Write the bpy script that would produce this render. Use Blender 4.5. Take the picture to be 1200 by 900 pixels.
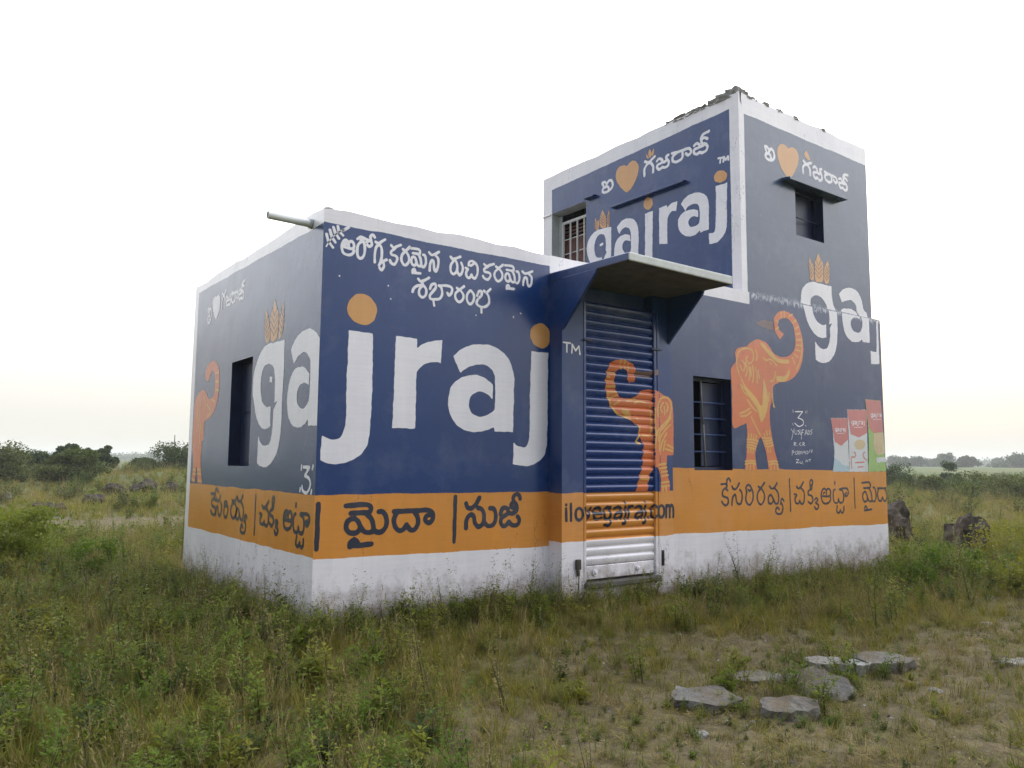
import bpy, bmesh, math, random
import numpy as np
from mathutils import Vector, Matrix

R = math.radians
for o in list(bpy.data.objects): bpy.data.objects.remove(o)
scene = bpy.context.scene
COL = scene.collection
random.seed(7)

# ------------------------------------------------------------------ camera
CAM = Vector((-2.597, -6.220, 1.55))
RIGHT = Vector((0.8033, -0.5955, 0.00781)); FWD = Vector((0.59213, 0.79959, 0.09983))
RIGHT = (RIGHT - FWD * RIGHT.dot(FWD) / FWD.length_squared).normalized(); FWD.normalize()
UP = RIGHT.cross(FWD)
cam_d = bpy.data.cameras.new('camera'); cam = bpy.data.objects.new('camera', cam_d); COL.objects.link(cam)
cam.matrix_world = Matrix(((RIGHT.x, UP.x, -FWD.x, CAM.x), (RIGHT.y, UP.y, -FWD.y, CAM.y), (RIGHT.z, UP.z, -FWD.z, CAM.z), (0, 0, 0, 1)))
cam_d.sensor_fit = 'HORIZONTAL'; cam_d.sensor_width = 36; cam_d.lens = 923.2 / 1200 * 36
cam_d.clip_start = 0.05; cam_d.clip_end = 5000
scene.camera = cam

# ------------------------------------------------------------------ sky, sun, exposure
SUN_EL, SUN_AZ = 2, 58           # dusk glow ahead of the viewer; azimuth clockwise from +Y
world = bpy.data.worlds.new('World'); scene.world = world; world.use_nodes = True
wn = world.node_tree.nodes; wl = world.node_tree.links
for n in list(wn): wn.remove(n)
wout = wn.new('ShaderNodeOutputWorld'); add = wn.new('ShaderNodeAddShader')
sky = wn.new('ShaderNodeTexSky'); sky.sky_type = 'NISHITA'; sky.sun_disc = False
sky.sun_elevation = R(SUN_EL); sky.sun_rotation = R(SUN_AZ); sky.dust_density = 9; sky.air_density = 1.0
bg1 = wn.new('ShaderNodeBackground'); bg1.inputs['Strength'].default_value = 0.05
wl.new(sky.outputs[0], bg1.inputs['Color'])
# thin overcast: cream at the horizon, white above, brighter on the sun's side of the sky
tc = wn.new('ShaderNodeTexCoord'); sp = wn.new('ShaderNodeSeparateXYZ'); wl.new(tc.outputs['Generated'], sp.inputs[0])
ramp = wn.new('ShaderNodeValToRGB'); cr = ramp.color_ramp
cr.elements[0].position = 0.0; cr.elements[0].color = (0.198, 0.192, 0.168, 1)
cr.elements[1].position = 1.0; cr.elements[1].color = (0.70, 0.72, 0.80, 1)
for p_, c_ in ((0.06, (0.226, 0.221, 0.202, 1)), (0.12, (0.272, 0.268, 0.255, 1)), (0.20, (0.50, 0.50, 0.50, 1)), (0.42, (0.78, 0.78, 0.80, 1))):
    e_ = cr.elements.new(p_); e_.color = c_
wl.new(sp.outputs['Z'], ramp.inputs[0])
dt = wn.new('ShaderNodeVectorMath'); dt.operation = 'DOT_PRODUCT'; wl.new(tc.outputs['Generated'], dt.inputs[0])
dt.inputs[1].default_value = (math.sin(R(SUN_AZ)), math.cos(R(SUN_AZ)), 0.0)
mr = wn.new('ShaderNodeMapRange'); mr.interpolation_type = 'SMOOTHSTEP'; wl.new(dt.outputs['Value'], mr.inputs[0])
for i_, q_ in zip((1, 2, 3, 4), (-0.60, 0.26, 0.30, 1.36)): mr.inputs[i_].default_value = q_
bg2 = wn.new('ShaderNodeBackground')
tint = wn.new('ShaderNodeMix'); tint.data_type = 'RGBA'; tint.blend_type = 'MULTIPLY'; tint.inputs[7].default_value = (0.84, 0.93, 1.10, 1)
far = wn.new('ShaderNodeMapRange'); wl.new(dt.outputs['Value'], far.inputs[0])           # bluer away from the sunset
for i_, q_ in zip((1, 2, 3, 4), (0.35, -0.7, 0.0, 1.0)): far.inputs[i_].default_value = q_
wl.new(far.outputs[0], tint.inputs[0]); wl.new(ramp.outputs[0], tint.inputs[6])
wl.new(mr.outputs[0], bg2.inputs['Strength']); wl.new(tint.outputs[2], bg2.inputs['Color'])
wl.new(bg1.outputs[0], add.inputs[0]); wl.new(bg2.outputs[0], add.inputs[1]); wl.new(add.outputs[0], wout.inputs['Surface'])
sun_d = bpy.data.lights.new('sun', 'SUN'); sun_d.energy = 0.5; sun_d.angle = R(40); sun_d.color = (1.0, 0.93, 0.80)
sun = bpy.data.objects.new('sun', sun_d); COL.objects.link(sun)
sdir = Vector((math.sin(R(SUN_AZ)) * math.cos(R(SUN_EL)), math.cos(R(SUN_AZ)) * math.cos(R(SUN_EL)), math.sin(R(SUN_EL))))
sun.rotation_euler = sdir.to_track_quat('Z', 'Y').to_euler(); sun.location = sdir * 60
vs = scene.view_settings
vs.view_transform = 'Standard'; vs.look = 'None'; vs.gamma = 1; vs.exposure = 1.6; vs.use_curve_mapping = False
# ------------------------------------------------------------------ helpers
def link(o, parent=None):
    COL.objects.link(o)
    if parent is not None: o.parent = parent
    return o
def empty(name, loc=(0, 0, 0)):
    o = bpy.data.objects.new(name, None); o.location = loc; o.empty_display_size = 0.2
    return link(o)
def tag(o, label=None, cat=None, group=None, kind=None):
    if label: o['label'] = label
    if cat: o['category'] = cat
    if group: o['group'] = group
    if kind: o['kind'] = kind
    return o
def mesh_obj(name, verts, faces, mat, parent=None, smooth=False, mats=None, idx=None, loc=None):
    me = bpy.data.meshes.new(name); me.from_pydata([tuple(v) for v in verts], [], faces)
    for m in (mats or [mat]): me.materials.append(m)
    if idx is not None: me.polygons.foreach_set('material_index', idx)
    if smooth: me.polygons.foreach_set('use_smooth', [True] * len(me.polygons))
    me.update()
    o = bpy.data.objects.new(name, me); link(o, parent)
    if loc: o.location = loc
    return o
def bm_obj(name, bm, mat, parent=None, smooth=False):
    me = bpy.data.meshes.new(name); bm.to_mesh(me); bm.free(); me.materials.append(mat)
    if smooth: me.polygons.foreach_set('use_smooth', [True] * len(me.polygons))
    o = bpy.data.objects.new(name, me); return link(o, parent)
def box_bm(x0, x1, y0, y1, z0, z1, bm=None, bev=0.0):
    bm = bm or bmesh.new()
    vs_ = [bm.verts.new(p) for p in ((x0,y0,z0),(x1,y0,z0),(x1,y1,z0),(x0,y1,z0),(x0,y0,z1),(x1,y0,z1),(x1,y1,z1),(x0,y1,z1))]
    fs = [bm.faces.new([vs_[i] for i in f]) for f in ((0,3,2,1),(4,5,6,7),(0,1,5,4),(1,2,6,5),(2,3,7,6),(3,0,4,7))]
    if bev:
        es = list({e for f in fs for e in f.edges})
        bmesh.ops.bevel(bm, geom=es, offset=bev, segments=1, affect='EDGES')
    return bm
def box(name, x0, x1, y0, y1, z0, z1, mat, parent=None, bev=0.004):
    return bm_obj(name, box_bm(x0, x1, y0, y1, z0, z1, None, bev), mat, parent)
def tube_bm(p0, p1, r, n=10, bm=None, r1=None):
    bm = bm or bmesh.new(); p0 = Vector(p0); p1 = Vector(p1); r1 = r if r1 is None else r1
    q = (p1 - p0).to_track_quat('Z', 'Y')
    a = [bm.verts.new(p0 + q @ Vector((r*math.cos(t), r*math.sin(t), 0))) for t in [2*math.pi*i/n for i in range(n)]]
    b = [bm.verts.new(p1 + q @ Vector((r1*math.cos(t), r1*math.sin(t), 0))) for t in [2*math.pi*i/n for i in range(n)]]
    for i in range(n):
        f = bm.faces.new((a[i], a[(i+1) % n], b[(i+1) % n], b[i])); f.smooth = True
    bm.faces.new(a[::-1]); bm.faces.new(b)
    return bm

class NT:
    """small node-tree writer"""
    def __init__(s, name):
        s.m = bpy.data.materials.new(name); s.m.use_nodes = True; s.n = s.m.node_tree.nodes; s.l = s.m.node_tree.links
        s.b = s.n['Principled BSDF']; s.out = s.n['Material Output']
    def put(s, sock, v):
        if hasattr(v, 'is_output') or isinstance(v, bpy.types.NodeSocket): s.l.new(v, sock)
        else: sock.default_value = v
    def math(s, op, a, b=0.0, c=0.0, clamp=False):
        n = s.n.new('ShaderNodeMath'); n.operation = op; n.use_clamp = clamp
        s.put(n.inputs[0], a); s.put(n.inputs[1], b); s.put(n.inputs[2], c); return n.outputs[0]
    def mix(s, f, a, b, blend='MIX'):
        n = s.n.new('ShaderNodeMix'); n.data_type = 'RGBA'; n.blend_type = blend
        s.put(n.inputs[0], f); s.put(n.inputs[6], a if not isinstance(a, tuple) else (*a[:3], 1)); s.put(n.inputs[7], b if not isinstance(b, tuple) else (*b[:3], 1)); return n.outputs[2]
    def pos(s):
        g = s.n.new('ShaderNodeNewGeometry'); x = s.n.new('ShaderNodeSeparateXYZ'); s.l.new(g.outputs['Position'], x.inputs[0])
        s.g = g; return g.outputs['Position'], x.outputs[0], x.outputs[1], x.outputs[2]
    def noise(s, vec, scale, detail=3, rough=0.55, stretch=None):
        if stretch:
            mp = s.n.new('ShaderNodeMapping'); mp.inputs['Scale'].default_value = stretch; s.l.new(vec, mp.inputs[0]); vec = mp.outputs[0]
        n = s.n.new('ShaderNodeTexNoise'); n.inputs['Scale'].default_value = scale; n.inputs['Detail'].default_value = detail
        n.inputs['Roughness'].default_value = rough; s.l.new(vec, n.inputs['Vector']); return n.outputs['Fac']
    def remap(s, v, a, b, c=0.0, d=1.0):
        n = s.n.new('ShaderNodeMapRange'); s.put(n.inputs[0], v)
        for i, q in zip((1, 2, 3, 4), (a, b, c, d)): n.inputs[i].default_value = q
        return n.outputs[0]
    def bump(s, h, strength=0.2, dist=0.01, normal=None):
        n = s.n.new('ShaderNodeBump'); n.inputs['Strength'].default_value = strength; n.inputs['Distance'].default_value = dist
        s.l.new(h, n.inputs['Height'])
        if normal is not None: s.l.new(normal, n.inputs['Normal'])
        return n.outputs[0]

WHITE = (0.88, 0.82, 0.82); ORANGE = (0.71, 0.275, 0.045); BLUE = (0.002, 0.034, 0.155); NAVY = (0.014, 0.019, 0.042)

def plaster(nt, col, vec, z, rough=0.24, relief=1.0):
    """painted plaster: brush variation, wear, dirt splash low down, gentle trowel relief"""
    big = nt.noise(vec, 0.9, 5, 0.6); streak = nt.noise(vec, 3.0, 4, 0.6, (3.0, 3.0, 0.35)); brush = nt.noise(vec, 6.0, 3, 0.6, (0.5, 0.5, 7.0))
    v = nt.math('ADD', nt.math('ADD', nt.math('MULTIPLY', big, 0.30), nt.math('MULTIPLY', streak, 0.16)), nt.math('MULTIPLY', brush, 0.14))
    c = nt.mix(nt.remap(v, 0.20, 0.40), nt.mix(1.0, col, (0.76, 0.78, 0.80), 'MULTIPLY'), col)
    fade = nt.remap(nt.noise(vec, 1.7, 5, 0.65), 0.52, 0.74)                                   # chalky patches
    c = nt.mix(nt.math('MULTIPLY', fade, 0.07), c, (0.62, 0.60, 0.58))
    drip = nt.remap(nt.noise(vec, 7.0, 4, 0.65, (5.0, 5.0, 0.16)), 0.60, 0.80)                  # rain streaks
    c = nt.mix(nt.math('MULTIPLY', drip, 0.15), c, (0.20, 0.18, 0.16))
    crack = nt.math('ABSOLUTE', nt.math('SUBTRACT', nt.noise(vec, 1.1, 6, 0.62, (1.6, 1.6, 0.45)), 0.5))
    crack = nt.math('MULTIPLY', nt.remap(crack, 0.0030, 0.0008), nt.remap(nt.noise(vec, 0.8, 2), 0.52, 0.60))
    c = nt.mix(nt.math('MULTIPLY', crack, 0.55), c, (0.05, 0.045, 0.042))
    sp_ = nt.noise(vec, 6, 6, 0.7); dirt = nt.math('MULTIPLY', nt.remap(nt.math('ADD', z, nt.math('MULTIPLY', sp_, -1.05)), 0.02, -0.42), 0.85)
    c = nt.mix(dirt, c, (0.17, 0.105, 0.062))                                                   # mud splash at the foot
    spl = nt.math('MULTIPLY', nt.remap(nt.noise(vec, 34, 3, 0.6), 0.62, 0.70), nt.remap(z, 0.75, 0.25))
    c = nt.mix(nt.math('MULTIPLY', spl, 0.35), c, (0.20, 0.13, 0.085))
    nt.l.new(c, nt.b.inputs['Base Color']); nt.b.inputs['IOR'].default_value = 1.58
    nt.put(nt.b.inputs['Roughness'], nt.math('ADD', rough, nt.math('MULTIPLY', nt.math('SUBTRACT', nt.noise(vec, 3, 3, 0.5), 0.5), 0.12)))
    h1 = nt.bump(nt.noise(vec, 2.6, 3), 0.16 * relief, 0.02)
    h2 = nt.bump(nt.noise(vec, 45, 3), 0.07 * relief, 0.004, nt.bump(brush, 0.022 * relief, 0.006, h1))
    nt.l.new(h2, nt.b.inputs['Normal'])

def zoned(name, axis, zones, side=None, rough=0.24, wob=0.014, extra=None):
    """hand-painted zones; zones = [(z at u=0, slope, colour above)], side = [(u limit, +1/-1, colour)]"""
    nt = NT(name); vec, x, y, z = nt.pos(); u = x if axis == 'x' else y
    w = nt.math('ADD', nt.math('MULTIPLY', nt.math('SUBTRACT', nt.noise(vec, 2.6, 2), 0.5), wob * 2.4), nt.math('MULTIPLY', nt.math('SUBTRACT', nt.noise(vec, 26, 2), 0.5), wob * 0.55))
    zz = nt.math('ADD', z, w); col = WHITE
    for z0, sl, c in zones:
        t = nt.math('ADD', nt.math('MULTIPLY', u, sl), z0)
        col = nt.mix(nt.remap(nt.math('SUBTRACT', zz, t), -0.002, 0.002), col, c)
    for lim, sg, c, zl in (side or []):
        d = nt.math('MULTIPLY', nt.math('SUBTRACT', nt.math('ADD', u, nt.math('MULTIPLY', w, 0.5)), lim), sg)
        f = nt.math('MULTIPLY', nt.remap(d, -0.002, 0.002), nt.remap(nt.math('SUBTRACT', z, zl), -0.002, 0.002))
        col = nt.mix(f, col, c)
    if extra: col = extra(nt, col, vec, u, z)
    plaster(nt, col, vec, z, rough)
    return nt.m
def flat(name, c, rough=0.45, metal=0.0, var=0.12, scale=12, bump=0.0):
    nt = NT(name); vec, x, y, z = nt.pos()
    col = nt.mix(nt.remap(nt.noise(vec, scale, 4), 0.3, 0.7), tuple(q * (1 - var) for q in c), tuple(min(1, q * (1 + var)) for q in c))
    nt.l.new(col, nt.b.inputs['Base Color']); nt.b.inputs['Roughness'].default_value = rough; nt.b.inputs['Metallic'].default_value = metal
    if bump: nt.l.new(nt.bump(nt.noise(vec, scale * 3, 4), bump, 0.01), nt.b.inputs['Normal'])
    return nt.m

def seam_smear(nt, col, vec, u, z):
    # rough lime wash dragged along the joint between the two storeys
    n = nt.noise(vec, 9, 4, 0.7, (3, 1, 1)); d = nt.math('SUBTRACT', z, 3.712)
    band = nt.math('SUBTRACT', 1.0, nt.math('DIVIDE', nt.math('ABSOLUTE', nt.math('SUBTRACT', d, nt.math('MULTIPLY', nt.math('SUBTRACT', n, 0.62), 0.22))), 0.052), clamp=True)
    f = nt.math('MULTIPLY', band, nt.remap(nt.noise(vec, 22, 4, 0.7, (1.2, 1, 0.6)), 0.40, 0.58))
    f = nt.math('MULTIPLY', f, nt.remap(u, 5.58, 5.62))
    return nt.mix(f, col, (0.66, 0.66, 0.68))

M = {}
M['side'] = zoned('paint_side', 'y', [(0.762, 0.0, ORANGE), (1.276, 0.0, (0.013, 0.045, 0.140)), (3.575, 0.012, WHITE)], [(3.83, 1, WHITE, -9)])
M['annex'] = zoned('paint_annex', 'x', [(0.752, -0.012, ORANGE), (1.275, -0.003, BLUE), (3.586, 0.0, WHITE)])
M['door_front'] = zoned('paint_door_front', 'x', [(0.772, 0.0, ORANGE), (1.258, 0.0, BLUE), (3.515, 0.0, WHITE)], rough=0.42)
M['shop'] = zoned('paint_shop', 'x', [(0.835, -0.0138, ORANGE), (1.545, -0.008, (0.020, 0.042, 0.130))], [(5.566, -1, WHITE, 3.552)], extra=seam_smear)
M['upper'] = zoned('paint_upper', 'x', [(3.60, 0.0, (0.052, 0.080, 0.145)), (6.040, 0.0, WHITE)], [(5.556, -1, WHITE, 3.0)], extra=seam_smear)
M['upside'] = zoned('paint_upper_side', 'y', [(3.60, 0.0, BLUE), (6.126, -0.021, WHITE)], [(-0.02, -1, WHITE, 3.0), (3.575, 1, WHITE, 3.0)])
M['plain'] = zoned('paint_plain', 'y', [])
M['blue'] = zoned('paint_blue', 'x', [(-5, 0, BLUE)], rough=0.4)
M['shutter'] = zoned('paint_shutter', 'x', [(0.775, 0.0, ORANGE), (1.252, 0.0, (0.005, 0.034, 0.170))], rough=0.24, wob=0.003)
M['raw'] = flat('raw_cement', (0.105, 0.094, 0.080), 0.9, 0, 0.25, 7, 0.3)
M['reveal'] = flat('grey_reveal', (0.42, 0.43, 0.42), 0.8, 0, 0.12, 6, 0.1)
M['slab_edge'] = flat('limewashed_edge', (0.62, 0.62, 0.575), 0.75, 0, 0.10, 9, 0.2)
M['mortar'] = flat('broken_mortar', (0.25, 0.235, 0.215), 0.95, 0, 0.35, 16, 0.6)
M['rubble'] = flat('limed_rubble', (0.42, 0.41, 0.39), 0.95, 0, 0.35, 16, 0.6)
M['pvc'] = flat('white_pvc', (0.80, 0.79, 0.76), 0.4, 0, 0.08, 6)
M['dark'] = flat('dark_interior', (0.012, 0.014, 0.018), 0.9)
M['navymetal'] = flat('navy_painted_steel', (0.010, 0.018, 0.055), 0.4, 0, 0.2, 9)
M['bluebar'] = flat('blue_painted_bar', (0.03, 0.07, 0.20), 0.35, 0, 0.15, 20)
M['whitebar'] = flat('cream_painted_bar', (0.66, 0.64, 0.60), 0.5, 0, 0.12, 30)
M['rust'] = flat('dark_rusty_steel', (0.055, 0.042, 0.034), 0.6, 0.3, 0.35, 30)
M['redwood'] = flat('red_brown_wood', (0.13, 0.045, 0.035), 0.6, 0, 0.35, 10)
M['stick'] = flat('grey_rod', (0.16, 0.15, 0.14), 0.6, 0, 0.2, 12)
for k_, c_ in dict(white=(0.89, 0.835, 0.84), orange=(0.70, 0.33, 0.085), navy=NAVY, red=(0.72, 0.18, 0.055), yellow=(0.76, 0.42, 0.10), smear=(0.17, 0.085, 0.075), pack=(0.70, 0.68, 0.66), packred=(0.62, 0.19, 0.17), packblue=(0.44, 0.56, 0.61), packgold=(0.66, 0.50, 0.28), packgreen=(0.34, 0.52, 0.14)).items():
    nt = NT('sign_paint_' + k_); vec, x, y, z = nt.pos()
    plaster(nt, nt.mix(0.0, c_, c_), vec, nt.math('ADD', z, 5.0), 0.33, 0.8); M['p_' + k_] = nt.m
PAINT=[
('B', 'letter_dot', 'orange', 'p', 0, 0, '0.235,2.864 0.259,2.942 0.338,3.005 0.425,3.004 0.492,2.952 0.522,2.884 0.486,2.784 0.405,2.737 0.308,2.758 0.253,2.811'),
('B', 'letter_j', 'white', 'p', 0, 0, '0.257,2.675c 0.487,2.672c 0.492,2.246 0.489,2.027 0.476,1.78 0.452,1.681 0.385,1.602 0.292,1.553 0.189,1.529 0.097,1.538 0.037,1.561c 0.039,1.773c 0.085,1.746 0.147,1.733 0.202,1.753 0.237,1.807 0.253,1.89 0.254,2.016 0.25,2.23 0.254,2.377'),
('B', 'letter_r', 'white', 'p', 0, 0, '0.713,2.674c 0.929,2.67c 0.931,2.583c 1.001,2.632 1.085,2.664 1.195,2.682c 1.187,2.463c 1.137,2.472 1.053,2.46 0.982,2.425 0.941,2.375 0.928,2.328 0.929,2.152 0.927,1.851c 0.695,1.851c 0.704,2.139 0.707,2.393'),
('B', 'letter_a', 'white', 'p', 0, 0, '1.322,2.542c 1.391,2.604 1.499,2.66 1.617,2.684 1.751,2.685 1.874,2.643 1.965,2.572 2.014,2.474 2.034,2.362 2.029,2.102 2.025,1.853c 1.801,1.852c 1.801,1.898c 1.734,1.869 1.642,1.846 1.551,1.841 1.461,1.855 1.371,1.9 1.307,1.977 1.274,2.076 1.279,2.182 1.314,2.27 1.389,2.334 1.491,2.374 1.569,2.385 1.661,2.369 1.735,2.336 1.78,2.3c 1.775,2.162c 1.73,2.198 1.676,2.222 1.623,2.228 1.565,2.21 1.52,2.169 1.504,2.109 1.515,2.045 1.561,2.002 1.64,1.989 1.719,2.008 1.779,2.046 1.805,2.102 1.802,2.357 1.788,2.412 1.747,2.464 1.686,2.491 1.607,2.486 1.528,2.469 1.464,2.437 1.401,2.394c'),
('B', 'letter_dot', 'orange', 'p', 0, 0, '2.23,2.838 2.254,2.916 2.335,2.971 2.417,2.964 2.485,2.9 2.493,2.83 2.456,2.749 2.381,2.716 2.3,2.738 2.248,2.787'),
('B', 'letter_j', 'white', 'p', 0, 0, '2.249,2.675c 2.466,2.677c 2.462,2.356 2.459,1.892 2.441,1.684 2.394,1.603 2.307,1.548 2.192,1.52 2.107,1.528 2.026,1.542c 2.035,1.75c 2.071,1.723 2.141,1.707 2.191,1.719 2.222,1.782 2.232,1.941 2.233,2.227'),
('A', 'letter_g', 'white', 'p', 0, 0, '0.82,2.666c 0.809,2.387 0.822,2.177 0.826,2.073 0.828,1.864 0.873,1.689 0.965,1.585 1.108,1.511 1.23,1.494 1.358,1.503 1.443,1.534c 1.435,1.801c 1.369,1.733 1.253,1.697 1.13,1.713 1.071,1.787 1.046,1.925 1.043,2.031c 0.938,2.116c 1.025,2.089c 1.026,2.245 1.049,2.376 1.103,2.446 1.215,2.481 1.34,2.466 1.412,2.385 1.418,2.24 1.366,2.131 1.264,2.075 1.184,2.066 1.123,2.068c 1.109,1.884c 1.162,1.862 1.271,1.857 1.386,1.882 1.512,1.976 1.596,2.116 1.654,2.256 1.633,2.415 1.546,2.545 1.424,2.634 1.284,2.677 1.081,2.673'),
('A', 'letter_eye', 'white', 's', 0.03, 0, '1.168,2.343 1.118,2.306|1.121,2.337 1.165,2.312'),
('A', 'letter_a', 'white', 'p', 0, 0, '0.648,2.553c 0.585,2.614 0.456,2.675 0.301,2.695 0.199,2.687 0.072,2.635 -0.005,2.572 -0.041,2.482 -0.05,2.309 -0.053,2.119 -0.047,1.848c 0.19,1.852c 0.207,1.907c 0.279,1.866 0.393,1.845 0.527,1.86 0.643,1.93 0.697,2.055 0.694,2.169 0.637,2.299 0.534,2.367 0.402,2.378 0.297,2.355 0.204,2.297c 0.207,2.195c 0.247,2.215 0.324,2.228 0.413,2.21 0.462,2.163 0.47,2.103 0.437,2.041 0.343,2.005 0.255,2.022 0.196,2.067c 0.181,2.183 0.186,2.379 0.216,2.441 0.309,2.496 0.413,2.492 0.503,2.461 0.566,2.411c'),
('A', 'wheat_ear', 'orange', 'p', 0, 0, '1.359,3.056c 1.282,2.943 1.242,2.87 1.214,2.755 1.239,2.703 1.275,2.685 1.345,2.738 1.369,2.865 1.363,2.955'),
('A', 'wheat_line', 'smear', 's', 0.011, 1, '1.384,2.975 1.35,2.929 1.331,2.899|1.294,2.962 1.318,2.924 1.331,2.899|1.395,2.924 1.346,2.876 1.32,2.845|1.26,2.904 1.299,2.869 1.32,2.845|1.384,2.869 1.335,2.822 1.309,2.792|1.249,2.851 1.288,2.816 1.309,2.792|1.373,2.815 1.324,2.768 1.297,2.738|1.238,2.798 1.277,2.762 1.297,2.738'),
('A', 'wheat_ear', 'orange', 'p', 0, 0, '1.113,3.112c 1.063,3.021 1.003,2.935 1.004,2.805 1.031,2.71 1.129,2.687 1.192,2.73 1.213,2.866 1.21,2.955 1.135,3.032'),
('A', 'wheat_line', 'smear', 's', 0.011, 1, '1.184,3.022 1.134,2.965 1.107,2.929|1.049,3.001 1.087,2.958 1.107,2.929|1.22,2.964 1.147,2.905 1.108,2.867|1.016,2.934 1.076,2.894 1.108,2.867|1.22,2.901 1.148,2.842 1.109,2.804|1.017,2.872 1.077,2.832 1.109,2.804|1.221,2.838 1.148,2.779 1.109,2.742|1.017,2.81 1.077,2.77 1.109,2.742'),
('A', 'wheat_ear', 'orange', 'p', 0, 0, '0.883,3.063c 0.863,2.925 0.862,2.796 0.906,2.716 0.948,2.689 0.976,2.703 0.978,2.812 0.963,2.897 0.915,2.944'),
('A', 'wheat_line', 'smear', 's', 0.011, 1, '0.945,2.98 0.913,2.931 0.895,2.899|0.861,2.967 0.884,2.927 0.895,2.899|0.976,2.927 0.93,2.876 0.905,2.843|0.85,2.909 0.886,2.87 0.905,2.843|0.985,2.871 0.939,2.82 0.914,2.787|0.859,2.853 0.895,2.814 0.914,2.787|0.995,2.815 0.949,2.764 0.923,2.732|0.868,2.798 0.904,2.759 0.923,2.732'),
('A', 'numeral_three', 'white', 's', 0.028, 0, '0.263,1.501 0.129,1.502|0.129,1.502 0.225,1.429|0.225,1.429 0.13,1.407 0.104,1.349 0.172,1.288 0.261,1.302 0.28,1.338|0.305,1.513 0.308,1.482|0.054,1.514 0.067,1.485|0.319,1.319 0.324,1.298|0.07,1.309 0.08,1.285'),
('A', 'painted_elephant', 'red', 'p', 0, 0, '3.359,2.519c 3.248,2.467 3.159,2.541 3.067,2.581 2.994,2.527 2.97,2.373 3.02,2.281 3.182,2.263 3.294,2.334 3.405,2.384 3.578,2.367 3.746,2.287 3.784,2.167 3.797,1.945 3.801,1.764 3.769,1.663 3.722,1.523 3.757,1.304c 3.608,1.288c 3.57,1.485 3.487,1.291c 3.305,1.286c 3.401,1.525 3.392,1.68 3.388,1.777 3.322,1.795 3.326,1.989 3.21,2.023 3.02,2.072 2.876,2.178 2.807,2.343 2.819,2.55 2.951,2.666 3.118,2.696 3.281,2.669 3.372,2.599'),
('A', 'elephant_pattern', 'yellow', 's', 0.022, 1, '3.661,2.221 3.594,2.038 3.489,1.837 3.515,1.7|3.491,2.271 3.529,2.075 3.425,1.875|3.392,2.305 3.307,2.202 3.36,2.107|3.238,2.198 3.092,2.114 3.215,2.052|3.047,2.245 2.946,2.22|2.922,2.351 2.818,2.334|2.936,2.446 2.821,2.437|2.951,2.542 2.837,2.542|3.708,1.444 3.597,1.435|3.699,1.395 3.589,1.386|3.514,1.446 3.387,1.444|3.505,1.398 3.365,1.394|3.723,1.325 3.613,1.317|3.471,1.32 3.337,1.314'),
('U', 'letter_g', 'white', 'p', 0, 0, '2.171,5.091c 2.18,4.627 2.219,4.387 2.411,4.278 2.577,4.34c 2.562,4.474c 2.441,4.419 2.366,4.499 2.32,4.667c 2.27,4.729c 2.299,4.756c 2.289,4.858 2.318,4.991 2.408,5.032 2.499,4.99 2.545,4.873 2.53,4.743 2.47,4.677 2.38,4.669c 2.374,4.563c 2.5,4.525 2.638,4.638 2.715,4.825 2.683,4.989 2.559,5.089 2.377,5.11'),
('U', 'letter_eye', 'white', 's', 0.04, 0, '2.409,4.864 2.367,4.869'),
('U', 'letter_a', 'white', 'p', 0, 0, '2.055,5.053c 1.941,5.128 1.801,5.13 1.692,5.077 1.625,4.97 1.608,4.826 1.616,4.589 1.625,4.313c 1.776,4.332c 1.775,4.422c 1.892,4.355 2.032,4.433 2.102,4.59 2.101,4.775 2.028,4.882 1.915,4.907 1.817,4.889 1.776,4.859c 1.777,4.78c 1.846,4.81 1.916,4.795 1.939,4.719 1.889,4.627 1.806,4.61 1.765,4.661 1.762,4.862 1.789,4.969 1.872,5.009 1.956,4.989 1.999,4.927c'),
('U', 'letter_dot', 'orange', 'p', 0, 0, '1.328,5.213 1.347,5.181 1.38,5.162 1.419,5.16 1.458,5.176 1.488,5.207 1.504,5.246 1.502,5.286 1.482,5.318 1.449,5.337 1.409,5.338 1.371,5.321 1.341,5.291 1.326,5.252'),
('U', 'letter_j', 'white', 'p', 0, 0, '1.477,5.116c 1.327,5.118c 1.337,4.763 1.356,4.338 1.436,4.198 1.62,4.213c 1.606,4.309c 1.526,4.314 1.491,4.385 1.481,4.757'),
('U', 'letter_r', 'white', 'p', 0, 0, '1.209,5.126c 1.065,5.133c 1.059,5.087c 0.991,5.132 0.873,5.139c 0.895,5.002c 0.968,5.021 1.03,4.979 1.057,4.89 1.061,4.584c 1.211,4.608c'),
('U', 'letter_a', 'white', 'p', 0, 0, '0.809,5.084c 0.701,5.159 0.537,5.166 0.401,5.104 0.341,5.005 0.335,4.876 0.34,4.614c 0.48,4.607c 0.49,4.64c 0.571,4.595 0.688,4.6 0.805,4.668 0.863,4.785 0.849,4.895 0.752,4.956 0.634,4.957 0.542,4.93 0.515,4.908c 0.514,4.821c 0.578,4.85 0.648,4.845 0.684,4.789 0.65,4.725 0.569,4.714 0.5,4.744 0.486,4.841 0.495,4.954 0.54,5.013 0.621,5.025 0.692,5.006 0.728,4.959c'),
('U', 'letter_dot', 'orange', 'p', 0, 0, '0.044,5.295 0.031,5.259 0.04,5.225 0.068,5.2 0.109,5.189 0.156,5.193 0.2,5.213 0.231,5.244 0.244,5.28 0.235,5.314 0.206,5.34 0.164,5.351 0.117,5.346 0.074,5.326'),
('U', 'letter_j', 'white', 'p', 0, 0, '0.215,5.162c 0.032,5.158c 0.045,4.872 0.051,4.607 0.108,4.478 0.217,4.414 0.338,4.414c 0.341,4.56c 0.269,4.552 0.234,4.615 0.217,4.918'),
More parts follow.
